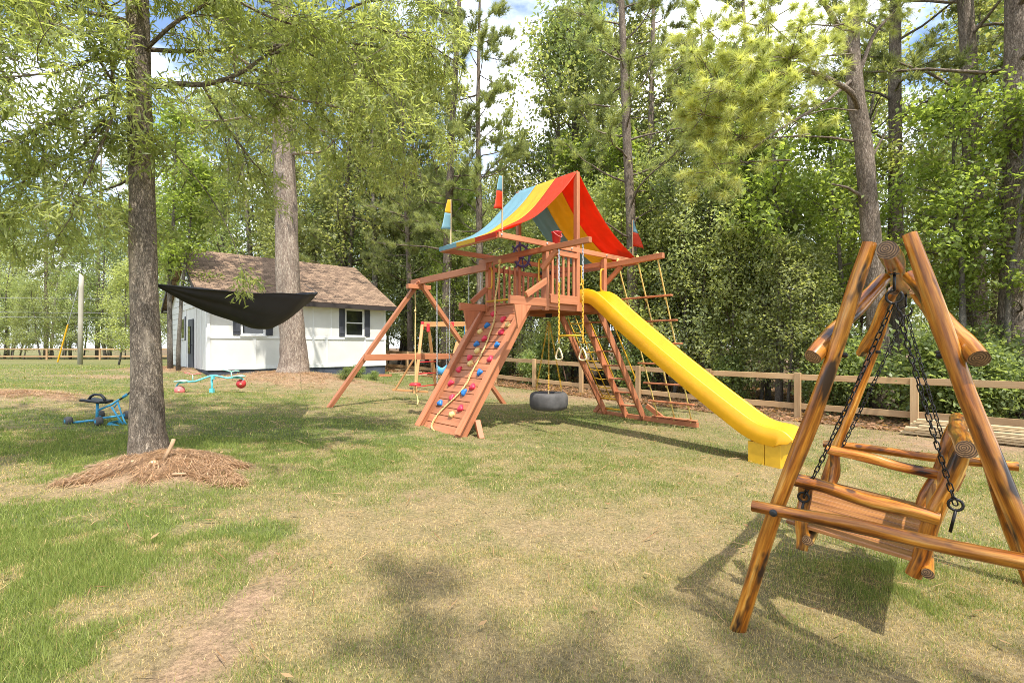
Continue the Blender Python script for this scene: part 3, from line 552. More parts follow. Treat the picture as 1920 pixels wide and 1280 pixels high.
# rock wall: planks between two stringers, from the deck down to the grass
def rw(y, s, off=0):                        # s = 0 at the deck .. 1 at the ground, off = height above the planks
    nv = np.array((-2.15, 0, 1.45)) / math.hypot(2.15, 1.45); nv = np.array((-.829, 0, .559)); p = np.array((0.0, y, 2.2)) + s * (np.array((-1.47, y * 0, .02 - 2.2 + 0))); p[1] = y; return p + nv * off
npk = 17
for k in range(npk):
    s0, s1 = k / npk, (k + 1) / npk; a_ = rw(.55, (s0 + s1) / 2); b_ = rw(1.62, (s0 + s1) / 2)
    lum('plank', a_, b_, .144, .035, (-.829, 0, .559))
for y in (.50, 1.67):
    lum('stringer', rw(y, -.02, -.02), rw(y, 1.02, -.02), .045, .19, (-.829, 0, .559)); lum('stringer_cap', rw(y + (.03 if y < 1 else -.03) * -1, .03, .09), rw(y + (.03 if y < 1 else -.03) * -1, 1.0, .09), .14, .035, (-.829, 0, .559))
HOLDS = [(1.31, .05, 'r'), (.93, .105, 'r'), (.71, .155, 't'), (1.31, .15, 'b'), (1.43, .205, 't'), (.78, .218, 'r'), (1.17, .268, 'r'), (1.32, .315, 'b'), (.71, .322, 'b'), (1.2, .372, 't'), (1.32, .43, 'r'), (.7, .438, 'r'), (1.2, .478, 't'), (1.45, .532, 'r'), (.8, .543, 'b'), (1.47, .642, 'r'), (.79, .656, 'r'), (.95, .702, 'b'), (1.21, .752, 'r'), (1.47, .803, 'b'), (.81, .817, 'r'), (.96, .868, 't')]
nrm_ = np.array((-.829, 0, .559)); tx = np.array((0, 1., 0)); ty = np.cross(nrm_, tx)
hmesh = {}
for y, s, kd in HOLDS:
    if kd not in hmesh:
        m_ = mb(); prof = []
        rr = np.random.default_rng({'r': 1, 'b': 2, 't': 3}[kd]); n = 14
        for i, (r_, h) in enumerate(((.062, 0), (.066, .02), (.055, .045), (.03, .058))):
            prof.append([(math.cos(2 * PI * k / n) * r_ * (1 + .22 * math.sin(2 * PI * k / n * (3 if kd != 't' else 5) + i * .2)), math.sin(2 * PI * k / n) * r_ * (1 + .22 * math.sin(2 * PI * k / n * (3 if kd != 't' else 5) + i * .2)) * .85, h) for k in range(n)])
        V = [p for rg in prof for p in rg]; f_ = [(i * n + k, i * n + (k + 1) % n, (i + 1) * n + (k + 1) % n, (i + 1) * n + k) for i in range(3) for k in range(n)] + [tuple(3 * n + k for k in range(n))]
        m_.add(V, f_); hmesh[kd] = m_.mesh('climbing_hold', True)
    q = Matrix(((tx[0], ty[0], nrm_[0]), (tx[1], ty[1], nrm_[1]), (tx[2], ty[2], nrm_[2]))).to_quaternion() @ Quaternion((0, 0, 1), GR.uniform(0, 6))
    put('climbing_hold', hmesh[kd], {'r': 'red_hold', 'b': 'blue_hold', 't': 'tan_hold'}[kd], PS, loc=rw(y, s, .017), rot=q)
# outriggers, gussets and side legs beside the rock wall
for y, L_ in ((-.02, .86), (U_ + .06, .66)):
    lum('outrigger', (.3, y + .0, 2.245), (-L_, y, 2.245), .06, .14)
    lum('wing_brace', (-.05, y - .055, 2.62), (-L_ * .62, y - .055, 2.34), .05, .10)
    if y < 1: lum('side_brace', rw(.43, .86, -.12), (-1.24, .22, pgz(-1.24, .22) - .02), .09, .09, (1, 0, .5))
    g_ = mb(); V = [(-L_ + .08, y - .042, 2.172), (-L_ + .46, y - .042, 2.172), (-L_ + .16, y - .042, 1.78)]; V2 = [(a_, b_ + .035, c_) for a_, b_, c_ in V]
    g_.add(V + V2, [(0, 2, 1), (3, 4, 5), (0, 1, 4, 3), (1, 2, 5, 4), (2, 0, 3, 5)]); g_.build('gusset', RW, PS, bevel=.004)
mb().tube([(-.1, .62, 2.36), (-.1, 1.52, 2.36)], .02, 8).build('grab_bar', 'yellow_paint', PS, True)
lum('rope_board', (-.15, .55, 3.07), (-.15, 1.25, 3.07), .03, .07)
# ladder side: three stringers, treads, rails, base beam
def ls(y, z, off=0): x = 1.62 + (2.1 - z) * 1.5 / 2.2; return np.array((x + off * .826, y, z + off * .563))
for y in (.07, .52, 1.10): lum('ladder_stringer', ls(y, 2.16), ls(y, -.06), .04, .15, (.826, 0, .563))
for z in (1.97, 1.68, 1.39, 1.09, .80, .50, .20): lum('tread', ls(.095, z), ls(.495, z), .13, .03, (0, 0, 1))
for y in (.01, .57):
    mb().tube([ls(y, 1.95, .10), ls(y, 1.9, .17), ls(y, .75, .17), ls(y, .7, .10)], .016, 7).build('handrail', 'yellow_paint', PS, True)
zb_ = pgz(3.1, .2); lum('base_beam', (3.13, 1.45, zb_ + .06), (3.13, -1.15, zb_ + .05), .09, .10)
lum('foot_brace', (3.1, .0, zb_ + .34), (3.13, -.38, zb_ + .1), .05, .10); lum('foot_brace', (3.05, 1.14, zb_ + .32), (3.1, 1.38, zb_ + .1), .05, .10)
# cargo net of yellow straps beside the treads
net = mb(); 
for y in (.60, .83, 1.04): net.tube([ls(y, 2.05, .09), ls(y * .9 + .05, 1.2, .02), ls(y, .30, .08)], .012, 6)
for k in range(9): z = 1.95 - k * .2; net.tube([ls(.60, z, .07), ls(.83, z - .02, .045), ls(1.04, z, .07)], .012, 6)
net.build('cargo_net', 'yellow_paint', PS, True); mb().tube([ls(.55, .28, .05), ls(1.08, .28, .05)], .02, 8).build('net_bar', 'yellow_paint', PS, True); mb().tube([ls(.5, .02, .06), ls(1.08, .02, .06)], .02, 8).build('net_bar', 'yellow_paint', PS, True)
# swing beam end frame
zl, zr_ = pgz(-1.95, 4.75), pgz(2.3, 3.75)
LA, LB = np.array((-.05, 4.12, 3.02)), np.array((-1.97, 4.75, zl - .05)); RA, RB = np.array((-.13, 4.02, 3.02)), np.array((2.3, 3.75, zr_ - .05))
lum('frame_leg', LA, LB, .09, .12, (0, 1, 0)); lum('frame_leg', RA, RB, .09, .12, (0, 1, 0))
f1 = LA + (LB - LA) * .62; f2 = RA + (RB - RA) * .62; lum('frame_cross_bar', (f1[0] - .05, f1[1] - .11, 1.24), (f2[0] + .02, f2[1] + .22, 1.25), .04, .14)
lum('apex_block', (-.38, 4.10, 2.88), (.2, 4.06, 2.88), .15, .10)
# slide
NEAR = [(.10, 2.54), (-.05, 2.545), (-.19, 2.53), (-.33, 2.47), (-.46, 2.38), (-.73, 2.15), (-1.04, 1.90), (-1.88, 1.27), (-2.5, .83), (-3.0, .49), (-3.13, .42), (-3.24, .385), (-3.40, .375), (-3.50, .345), (-3.60, .25)]
xa, xb = .95, 1.52; SLW = xb - xa; sec = [(0, -.0), (.0, -.23), (.012, -.25), (SLW - .012, -.25), (SLW, -.23), (SLW, 0), (SLW - .012, .012), (SLW - .035, .012), (SLW - .05, -.0), (SLW - .085, -.15), (SLW - .13, -.18), (SLW / 2, -.185), (.13, -.18), (.085, -.15), (.05, 0), (.035, .012), (.012, .012)]
Pn = np.array(NEAR)
# finer path
tt = np.linspace(0, len(Pn) - 1, 60); path = np.stack([np.interp(tt, range(len(Pn)), Pn[:, 0]), np.interp(tt, range(len(Pn)), Pn[:, 1])], -1)
for _ in range(3): path[1:-1] = .25 * path[:-2] + .5 * path[1:-1] + .25 * path[2:]
sl = mb(); V = []; ns = len(sec)
tn = np.gradient(path, axis=0); tn /= np.linalg.norm(tn, axis=1)[:, None]
for i in range(len(path)):
    nx2 = np.array((-tn[i][1], tn[i][0])); nx2 = nx2 if nx2[1] > 0 else -nx2
    fade = min(1, (len(path) - 1 - i) / 5 + .35)
    for sx, sz in sec: q = path[i] + nx2 * sz * (fade if sz < -.05 else 1); V.append((xa + sx, q[0], q[1]))
f_ = [(i * ns + k, i * ns + (k + 1) % ns, (i + 1) * ns + (k + 1) % ns, (i + 1) * ns + k) for i in range(len(path) - 1) for k in range(ns)]
f_ += [tuple(range(ns))[::-1], tuple((len(path) - 1) * ns + k for k in range(ns))]; sl.add(V, f_)
slide = sl.build('slide', 'yellow_plastic', PS, False); 
for p_ in slide.data.polygons: p_.use_smooth = True
slide.data.set_sharp_from_angle(angle=math.radians(50))
zs = pgz(1.2, -3.2)
for k, (y0, y1) in enumerate(((-3.02, -3.24), (-3.245, -3.45))):
    b_ = mb(); zt0 = .16; V = [(x, y, z) for z in (zs - .05, zt0) for x, y in ((xa + .02, y0), (xb - .02, y0), (xb - .02, y1), (xa + .02, y1))]; b_.add(V, [(3, 2, 1, 0), (4, 5, 6, 7), (0, 1, 5, 4), (1, 2, 6, 5), (2, 3, 7, 6), (3, 0, 4, 7)]); b_.build('slide_footing', 'yellow_paint', PS, bevel=.006)

# --- things that hang on the playset
def link_path(r, L_, n=10): return [(math.cos(a_) * r, 0, math.sin(a_) * r + (L_ / 2 - r) * (1 if math.sin(a_) > 0 else -1)) for a_ in np.linspace(.1, 2 * PI + .1, n, endpoint=False)]
def chain_into(m_, p0, p1, pitch, wr, lw_):
    p0 = np.array(p0, float); p1 = np.array(p1, float); L_ = np.linalg.norm(p1 - p0); n = max(2, int(L_ / pitch)); d = (p1 - p0) / L_; a_ = np.array((1., 0, 0)) if abs(d[0]) < .8 else np.array((0, 1., 0)); x = nrm(np.cross(d, a_)); y = np.cross(d, x)
    for k in range(n):
        c_ = p0 + d * (k + .5) * L_ / n; xx = x if k % 2 else y
        m_.tube([c_ + xx * q[0] + d * q[2] for q in link_path(lw_, L_ / n * 1.35, 8)], wr, 4, closed=True)
    return m_
def hang(name, label, cat, x, y, z): return thing(name, label, cat, pw(x, y, z), PYAW)
# tyre swing under the tower
TX, TY, TZ = .86, .76, .42
ts = hang('tire_swing', 'weathered black tyre swing hanging flat on chains under the playset tower', 'tire swing', TX, TY, TZ)
mb().lathe([(.22, .10), (.25, .155), (.31, .165), (.355, .14), (.375, .08), (.38, 0), (.375, -.08), (.355, -.14), (.31, -.165), (.25, -.155), (.22, -.10), (.27, -.09), (.30, -.1), (.33, -.05), (.335, 0), (.33, .05), (.30, .1), (.27, .09)], 40, closed=True).build('tire', 'rubber', ts, True)
for k in range(3):
    q = 2 * PI * k / 3 + 3.9; e = np.array((math.cos(q) * .3, math.sin(q) * .3, .17)); top_ = np.array((0, 0, 1.62))
    c_ = chain_into(mb(), e, top_ + (e - top_) * .05, .05, .006, .013); c_.build('chain', 'yellow_paint', ts); mb().tube([e - (0, 0, .02), e + (0, 0, .05)], .012, 6).build('eye_bolt', 'steel', ts)
mb().box((0, 0, 1.68), (.09, .09, .09)).build('swivel', 'black_plastic', ts)
# trapeze bar with rings
tr = hang('trapeze', 'yellow trapeze bar with two cream triangular rings on chains', 'trapeze', -.085, -.65, 1.3)
for s_ in (-.255, .255):
    chain_into(mb(), (0, s_, 1.80), (0, s_, 1.25), .045, .006, .013).build('chain', 'galv', tr); chain_into(mb(), (0, s_, 1.25), (0, s_, .25), .045, .007, .014).build('chain', 'yellow_paint', tr)
    mb().tube([(0, s_ + a_ * .08, .0 + b_ * .09 + .06) for a_, b_ in ((0, 1.1), (.35, .75), (.7, .1), (.95, -.5), (.85, -.85), (.4, -1), (0, -1.02), (-.4, -1), (-.85, -.85), (-.95, -.5), (-.7, .1), (-.35, .75))], .0135, 8, closed=True).build('ring', 'cream_plastic', tr, True)
    mb().tube([(0, s_, 1.80), (0, s_, 1.86)], .012, 6).build('hook', 'steel', tr)
mb().tube([(0, -.255, .36), (0, .255, .36)], .017, 10).build('bar', 'yellow_paint', tr, True)
# disc swing
dz = pgz(-.09, 4.24); ds = hang('disc_swing', 'round red plastic disc seat on a knotted rope', 'disc swing', -.09, 4.24, .58)
mb().lathe([(.02, .05), (.10, .045), (.135, .02), (.14, 0), (.13, -.02), (.05, -.025)], 24).build('seat', 'red_plastic', ds, True)
P = [(0, 0, 2.42), (.01, 0, 1.8), (0, 0, 1.2), (.005, 0, .6), (0, 0, .05), (0, 0, -.15), (.05, -.02, -.28), (.02, -.1, -.40), (-.06, -.2, -.44)]
mb().tube(P, .016, 8).build('rope', 'rope_tan', ds, True)
for z in (1.75, -.1): mb().lathe([(.01, -.03), (.03, -.015), (.03, .015), (.01, .03)], 10, (0, 0, z)).build('knot', 'rope_tan', ds, True)
# belt swings
for y0, y1, lab in ((3.30, 2.80, 'belt swing with grey chains next to the red disc seat'), (2.12, 1.72, 'belt swing with grey chains close to the rock wall')):
    bs = hang('belt_swing', lab, 'swing', -.09, (y0 + y1) / 2, .45); hw_ = (y0 - y1) / 2
    for s_ in (-1, 1): chain_into(mb(), (0, s_ * hw_, 2.5), (0, s_ * hw_ * .95, .12), .05, .0055, .012).build('chain', 'galv', bs)
    P = np.array([[(x, hw_ * .95 * s_, .12 - .14 * (1 - s_ ** 2)) for x in (-.07, 0, .07)] for s_ in np.linspace(-1, 1, 11)]); mb().sheet(P, .012).build('seat', 'black_plastic', bs, True)
# climbing rope on the rock wall
rp = [(1.03, 0, 3.10, 'a'), (1.05, 0, 2.75, 'a'), (1.13, 0, 2.4, 'a'), (1.16, .10, 0, 's'), (1.09, .22, 0, 's'), (1.03, .31, 0, 's'), (1.0, .45, 0, 's'), (1.02, .55, 0, 's'), (.98, .64, 0, 's'), (1.07, .73, 0, 's'), (1.25, .82, 0, 's'), (1.37, .90, 0, 's'), (1.36, .98, 0, 's'), (1.2, 1.0, 0, 's')]
P = [np.array((-.17 - .05 * (3.1 - c_), a_, c_)) if k == 'a' else rw(a_, b_, .04) for a_, b_, c_, k in rp]
Pq = np.array(P); tt = np.linspace(0, len(Pq) - 1, 70); Pq = np.stack([np.interp(tt, range(len(P)), Pq[:, k]) for k in range(3)], -1)
for _ in range(4): Pq[1:-1] = .25 * Pq[:-2] + .5 * Pq[1:-1] + .25 * Pq[2:]
tw = mb(); TT = np.linspace(0, 1, 400); Pf = np.stack([np.interp(TT, np.linspace(0, 1, 70), Pq[:, k]) for k in range(3)], -1)
for s_ in (0, PI): tw.tube([p + np.array((math.cos(i * .55 + s_) * .009, math.sin(i * .55 + s_) * .009, 0)) for i, p in enumerate(Pf)], .011, 5)
ro = thing('climbing_rope', 'thick tan twisted rope trailing down the rock wall', 'rope', pw(0, 0, 0) * (1, 1, 0), PYAW); tw.build('rope_strand', 'rope_tan', ro, True)
mb().lathe([(.015, -.04), (.04, -.02), (.04, .02), (.015, .04)], 10, (-.17, 1.03, 3.08)).build('knot', 'rope_tan', ro, True)
# rope ladder stretched from its beam to the base beam
rl = thing('rope_ladder', 'rope ladder with red wooden rungs and three yellow ropes', 'rope ladder', pw(0, 0, 0) * (1, 1, 0), PYAW)
def rlp(y, s): return np.array((1.69 + 1.42 * s, y * (1 - .12 * s) - .02 * s, 3.08 + (zb_ + .13 - 3.08) * s))
for y in (-.28, -.72, -1.14):
    mb().tube([rlp(y, s_) for s_ in np.linspace(-.02, 1, 12)], .014, 7).build('rope', 'yellow_rope', rl, True)
    for s_ in (.0, .215, .36, .50, .63, .765, .89, 1.0): q = rlp(y, s_) - (0, 0, .045 if s_ else -.07); mb().lathe([(.008, -.03), (.028, -.012), (.028, .012), (.008, .03)], 8, q).build('knot', 'yellow_rope', rl, True)
for s_ in (.215, .36, .50, .63, .765, .89, 1.0): mb().beam(rlp(-.14, s_), rlp(-1.28, s_), .085, .034).build('rung', RW, rl, bevel=.01)
# red pail on the canopy bar
bk = hang('red_pail', 'small red plastic pail on the canopy bar', 'pail', .24, -.03, ZE2 + .096)
mb().lathe([(.066, 0), (.085, .2), (.093, .2), (.093, .185), (.08, .18), (.06, .015)], 20).build('bucket', 'red_plastic', bk, True)
mb().tube([(.09 * math.cos(a_), -.09 * math.sin(a_) - .01, .19 - .09 * math.sin(a_)) for a_ in np.linspace(0, PI, 12)], .008, 6).build('handle', 'ball_pink', bk, True)

# ------------------------------------------------------------------ log swing: frame
LB_ = np.array((.653, .757, 0)); LP_ = np.array((.757, -.653, 0)); B0 = np.array((1.723, 2.235, 0))
def lw(b_, p_, z): return B0 + LB_ * b_ + LP_ * p_ + np.array((0, 0, z))
def log_part(name, root, p0, p1, r0, r1, mat='log_varnish', ends=(True, True), jit=.035, n=16):
    o = np.array(root.matrix_basis.translation); p0 = np.array(p0) - o; p1 = np.array(p1) - o; m = 12; L_ = np.linalg.norm(p1 - p0); d = (p1 - p0) / L_; sd_ = GR.uniform(0, 9)
    a_ = np.array((0, 0, 1.)) if abs(d[2]) < .8 else np.array((1., 0, 0)); x = nrm(np.cross(d, a_)); y = np.cross(d, x); P = []; R_ = []
    for i in range(m + 1):
        s = i / m; P.append(p0 + d * L_ * s + x * .012 * math.sin(sd_ + s * 5) * math.sin(PI * s) * min(1, L_) + y * .010 * math.cos(sd_ + s * 7) * math.sin(PI * s)); rr = r0 + (r1 - r0) * s; R_.append(rr * (1 + .05 * math.sin(sd_ * 3 + s * 11)))
    R_[0] *= .94; R_[-1] *= .94
    lg = mb(); lg.tube(P, R_, n, jit=jit, cap=False); ob = lg.build(name, mat, root, True)
    V = np.array(lg.v)
    for k, (q, nrm2) in enumerate(((P[0], -d), (P[-1], d))):
        ring = V[:n] if k == 0 else V[-n:]
        qt = Vector(nrm2).to_track_quat('Z', 'Y'); inv = qt.to_matrix().inverted(); R2 = [inv @ Vector(v - q) for v in ring]
        pts = [tuple(v) for v in R2]; e = mb(); e.add(pts + [(0, 0, .002)], [(i, (i + 1) % n, n) if k else ((i + 1) % n, i, n) for i in range(n)])
        me_ = e.mesh('log_end'); ctr = Vector(q)
        put('log_end', me_, 'log_end', ob, loc=ctr, rot=qt)
    return ob
LSF = thing('log_swing_stand', 'varnished log A-frame stand of the garden swing', 'swing frame', G(*(lw(1, 0, 0)[:2])))
ZBM = 1.906; LL = 2.0
log_part('beam', LSF, lw(-.10, 0, ZBM), lw(LL + .14, 0, ZBM), .043, .048)
def leg_off(z): return .072 + (1.96 - z) / 2.0 * .585
for b_ in (0.0, LL):
    for s_ in (-1, 1):
        q0 = lw(b_, s_ * .072, 1.965 if s_ < 0 else 1.985); ft = lw(b_, s_ * .66, 0); ft[2] = float(gz(ft[0], ft[1])) - .02
        log_part('leg', LSF, q0, ft, .033, .040, jit=.06)
        bz = 1 if b_ == 0 else -1
        log_part('knee_brace', LSF, lw(b_ - .05 * bz, s_ * .295, 1.43), lw(b_ + .60 * bz, s_ * .055, 1.86), .041, .035)
        for zz in (1.44,):
            q = lw(b_ + .03 * bz, s_ * (leg_off(zz) - .03), zz); o = np.array(LSF.location); mb().lathe([(.012, 0), (.012, .03), (.005, .034)], 8, q - o, -LP_ * s_).build('bolt', 'iron', LSF)
    sh = -.075 if b_ == 0 else .07
    log_part('cross_rail', LSF, lw(b_ + sh, -.56, .655), lw(b_ + sh, .60, .645), .031, .034)
    for s_ in (-1, 1):
        q = lw(b_ + sh - .033 * (1 if b_ == 0 else -1), s_ * .455, .65); mb().lathe([(.018, -.004), (.018, .006), (.008, .010)], 12, q - np.array(LSF.location), -LB_ if b_ == 0 else LB_).build('bolt', 'black_plastic', LSF)
# --- the hanging bench
LSB = thing('log_swing_bench', 'varnished log swing bench hanging on black chains from the A-frame', 'swing bench', G(*(lw(1.07, -.2, 0)[:2])))
oB = np.array(LSB.location)
for b_ in (.50, 1.64):
    log_part('back_post', LSB, lw(b_, .262, .96), lw(b_, .07, .285), .036, .040); log_part('front_post', LSB, lw(b_ + .02, -.425, .66), lw(b_ - .02, -.437, .29), .036, .034)
    log_part('armrest', LSB, lw(b_ - .03, -.47, .695), lw(b_ - .03, .175, .61), .038, .036)
log_part('top_rail', LSB, lw(.40, .272, .985), lw(1.76, .272, .985), .045, .045)
log_part('seat_rail', LSB, lw(.44, -.40, .36), lw(1.72, -.40, .36), .03, .03); log_part('seat_rail', LSB, lw(.44, .13, .33), lw(1.72, .13, .33), .03, .03)
for k in range(11):
    b_ = .53 + k * .108; mb().beam(lw(b_, -.52, .435) - oB, lw(b_, .12, .365) - oB, .099, .024).build('seat_slat', 'log_slat', LSB, bevel=.005)
for k in range(3): mb().beam(lw(.52, .14 + .055 * k, .50 + .15 * k) - oB, lw(1.62, .14 + .055 * k, .50 + .15 * k) - oB, .025, .10, (.25, -.2, 1)).build('back_slat', 'log_slat', LSB, bevel=.005)
qs = lw(.455, -.36, .69); mb().lathe([(.014, 0), (.014, .003)], 14, qs - oB + np.array((0, 0, .0)), -LB_ * .9 + np.array((0, 0, .3))).build('sticker', 'sticker_yellow', LSB)
# chain links: one shared link mesh, each link an object
lk = mb(); lk.tube(link_path(.0105, .045, 12), .0034, 6, closed=True); lkm = lk.mesh('link', True); lkm.materials.append(MAT['iron'])
def link_chain(p0, p1):
    p0 = np.array(p0) - oB; p1 = np.array(p1) - oB; L_ = np.linalg.norm(p1 - p0); d = (p1 - p0) / L_; n = int(L_ / .036); ch = thing('chain', None, None, tuple(p0), 0, None, LSB)
    sag = .02
    for k in range(n):
        s = (k + .5) / n; c_ = d * L_ * s + np.array((0, 0, -sag * math.sin(PI * s))); q = Vector(d).to_track_quat('Z', 'Y') @ Quaternion((0, 0, 1), (PI / 2 if k % 2 else 0) + GR.uniform(-.25, .25) + .6)
        put('link', lkm, None, ch, loc=c_, rot=q)
for b_, bb in ((.36, .50), (1.70, 1.64)):
    hk = lw(b_, 0, 1.70) - oB; e1 = LP_
    P = [hk + np.array((0, 0, .16)), hk + np.array((0, 0, .07))] + [hk + e1 * math.cos(a_) * .034 + np.array((0, 0, .036 + math.sin(a_) * .034)) for a_ in np.linspace(PI / 2, PI / 2 + 1.75 * PI, 14)]
    mb().tube(P, .007, 7).build('hook', 'iron', LSB, True); mb().lathe([(.022, 0), (.022, .004)], 12, hk + np.array((0, 0, .15))).build('washer', 'iron', LSB)
    fr = lw(bb - .03 * (1 if bb < 1 else -1), -.425, .60); bk_ = lw(bb - .05 * (1 if bb < 1 else -1), .235, .70)
    link_chain(lw(b_, -.008, 1.70), fr); link_chain(lw(b_, .008, 1.70), bk_)
    for q in (fr, bk_):
        q = q - oB; P = [q + LP_ * .028 * math.cos(a_) + np.array((0, 0, .028 * math.sin(a_))) for a_ in np.linspace(0, 2 * PI, 14, endpoint=False)]; mb().tube(P, .0065, 6, closed=True).build('eye_ring', 'iron', LSB, True)
        mb().tube([q - np.array((0, 0, .03)), q - np.array((0, 0, .14)) - LP_ * .02], .007, 6).build('eye_bolt', 'iron', LSB, True)

# ------------------------------------------------------------------ toys on the lawn
# ride-on digger
p = pixg(190, 794); DS = p[1] / F                                  # metres per pixel at that distance
dg = thing('ride_on_digger', 'child\'s blue ride-on sand digger with black seat and four wheels', 'toy digger', G(p[0], p[1]))
def dp(zx, zy, d=0): return np.array(((110 + zx * .099 - 190) * DS, d, -(690 + zy * .099 - 789.5) * DS + d * 0))
mb().tube([dp(380, 965, -.12), dp(720, 935, -.02), dp(850, 965, -.12)], .018, 8).build('chassis', 'blue_paint', dg, True); mb().tube([dp(560, 900, .25), dp(720, 915, 0), dp(1040, 880, .25)], .016, 8).build('axle_bar', 'blue_paint', dg, True)
for zx, zy, d_ in ((335, 930, -.14), (900, 935, -.14), (545, 870, .24), (1070, 880, .24)):
    c_ = dp(zx, zy, d_); c_[2] = max(c_[2], .06); wl = mb().lathe([(.03, -.04), (.06, -.04), (.068, -.02), (.068, .02), (.06, .04), (.03, .04)], 18, c_, (.5, .85, 0)).build('wheel', 'rubber', dg, True); mb().lathe([(.025, -.045), (.025, .045)], 10, c_, (.5, .85, 0)).build('wheel_hub', 'blue_paint', wl)
mb().tube([dp(725, 930), dp(735, 620)], .019, 8).build('seat_post', 'blue_paint', dg, True)
P = np.array([[dp(530 + 380 * s, 560 + 45 * s, w_) + np.array((0, 0, .012 * (abs(w_) > .08))) for w_ in (-.13, -.09, 0, .09, .13)] for s in np.linspace(0, 1, 8)]); mb().sheet(P, .035).build('seat', 'black_plastic', dg, True)
mb().tube([dp(545, 560, .02), dp(580, 490, .03), dp(650, 455, .03), dp(770, 465, .03), dp(830, 520, .03), dp(860, 580, .02)], .02, 8).build('seat_back', 'black_plastic', dg, True)
mb().tube([dp(740, 750), dp(1000, 645), dp(1110, 570), dp(1160, 545)], .016, 8).build('boom', 'blue_paint', dg, True)
mb().tube([dp(1160, 545), dp(1260, 490), dp(1380, 385)], .014, 8).build('control_lever', 'black_plastic', dg, True); mb().tube([dp(1230, 500, -.01), dp(1310, 445, -.01)], .021, 8).build('lever_sleeve', 'blue_paint', dg, True)
mb().tube([dp(1000, 690), dp(1100, 840), dp(1220, 1020)], .014, 8).build('dipper_arm', 'blue_paint', dg, True); mb().tube([dp(1120, 600), dp(1180, 790), dp(1240, 950), dp(1290, 1030)], .012, 8).build('linkage', 'blue_paint', dg, True); mb().tube([dp(1050, 700), dp(1130, 590)], .010, 6).build('linkage', 'blue_paint', dg, True)
bq = mb(); a_ = [dp(980, 1040, -.09), dp(1040, 955, -.09), dp(1200, 1010, -.09), dp(1280, 1040, -.09), dp(1230, 1050, -.09)]; b2 = [q + np.array((0, .18, 0)) for q in a_]; n = 5
bq.add(a_ + b2, [(4, 3, 2, 1, 0), (5, 6, 7, 8, 9), (0, 5, 9, 4), (4, 9, 8, 3), (0, 1, 6, 5)]); ob = bq.build('bucket', 'blue_paint', dg); md = ob.modifiers.new('s', 'SOLIDIFY'); md.thickness = .006
# spinning seesaw
p = pixg(397, 736); SS = p[1] / F; ss = thing('seesaw', 'teal metal spinning seesaw with red ball ends', 'seesaw', G(p[0], p[1]))
def sp(zx, zy, d=0): return np.array(((320 + zx * .0833 - 397.5) * SS, d, -(660 + zy * .0833 - 735.5) * SS))
mb().tube([sp(935, 920), sp(935, 560)], .028, 10).build('post', 'teal_paint', ss, True); mb().box(sp(935, 860) , (.085, .085, .11)).build('post_foot', 'teal_paint', ss); mb().box(sp(975, 560, -.03), (.05, .06, .09)).build('pivot', 'teal_paint', ss)
P = [sp(290, 850, -.25), sp(290, 740, -.25), sp(330, 670, -.24), sp(480, 650, -.2), sp(640, 640, -.13), sp(760, 590, -.08), sp(900, 530, -.01), sp(1000, 525, .03), sp(1100, 550, .08), sp(1200, 585, .13), sp(1330, 575, .2), sp(1450, 580, .25), sp(1500, 620, .27), sp(1500, 660, .27)]
mb().tube(P, .023, 9).build('beam', 'teal_paint', ss, True)
for zx, zy, d_, mt in ((360, 835, -.25, 'ball_pink'), (1460, 725, .27, 'ball_red')):
    c_ = sp(zx, zy, d_); prof = [(.001, -.105)] + [(math.sin(a_) * .118, -math.cos(a_) * .09) for a_ in np.linspace(.25, PI - .25, 11)] + [(.001, .105)]
    bl = mb().lathe(prof, 24, c_, (.35, -.93, 0)).build('bumper_ball', mt, ss, True); mb().lathe([(.022, .08), (.022, .095), (.012, .10)], 12, c_, (.35, -.93, 0)).build('ball_hub', 'cream_plastic', bl)
for x0, x1, zy, d_ in ((280, 510, 640, -.23), (1330, 1530, 555, .24)):
    P = np.array([[sp(x0 + (x1 - x0) * s, zy - 18 * math.sin(PI * s), d_ + w_) for w_ in (-.11, 0, .11)] for s in np.linspace(0, 1, 6)]); mb().sheet(P, .03).build('seat', 'mint_paint', ss, True)
for zx, z0, z1, d_ in ((590, 640, 490, -.15), (1285, 590, 440, .17)):
    hb = mb().tube([sp(zx, z0, d_), sp(zx, z1, d_)], .013, 7).build('handle_post', 'mint_paint', ss, True)
    mb().tube([sp(zx - 155, z1 - 45, d_ - .05), sp(zx - 80, z1 - 25, d_ - .02), sp(zx, z1 + 5, d_), sp(zx + 80, z1 - 20, d_ + .02), sp(zx + 160, z1 - 15, d_ + .05)], .014, 7).build('handlebar', 'mint_paint' if d_ > 0 else 'ball_pink', hb, True)
# hammock between the oak and the big pine
A_ = pix(291, 533, 5.36); Bq = pix(594, 548, 9.4); hm = thing('hammock', 'black fabric hammock slung from the oak towards the big pine', 'hammock', (float((A_[0] + Bq[0]) / 2), float((A_[1] + Bq[1]) / 2), 2.0)); oH = np.array(hm.location)
side = nrm(np.cross(Bq - A_, (0, 0, 1.))); P = np.zeros((33, 17, 3))
for i in range(33):
    s = i / 32; c_ = A_ + (Bq - A_) * s; e = min(s / .56, (1 - s) / .44) ** .92 * (1 - .05 * math.exp(-((s - .56) / .06) ** 2)); hw_ = .02 + .6 * e
    for j in range(17):
        v = j / 16 * 2 - 1; P[i, j] = c_ + side * v * hw_ + np.array((0, 0, -.06 * math.sin(PI * s) - .60 * e * (1 - abs(v) ** 1.6) + (.010 + .03 * (1 - e)) * math.sin(16 * v + 3 * s) * min(1, e * 4) + .012 * math.sin(23 * s + 4 * v) * e)) - oH
mb().sheet(P, .006).build('hammock_cloth', 'cloth_black', hm, True)
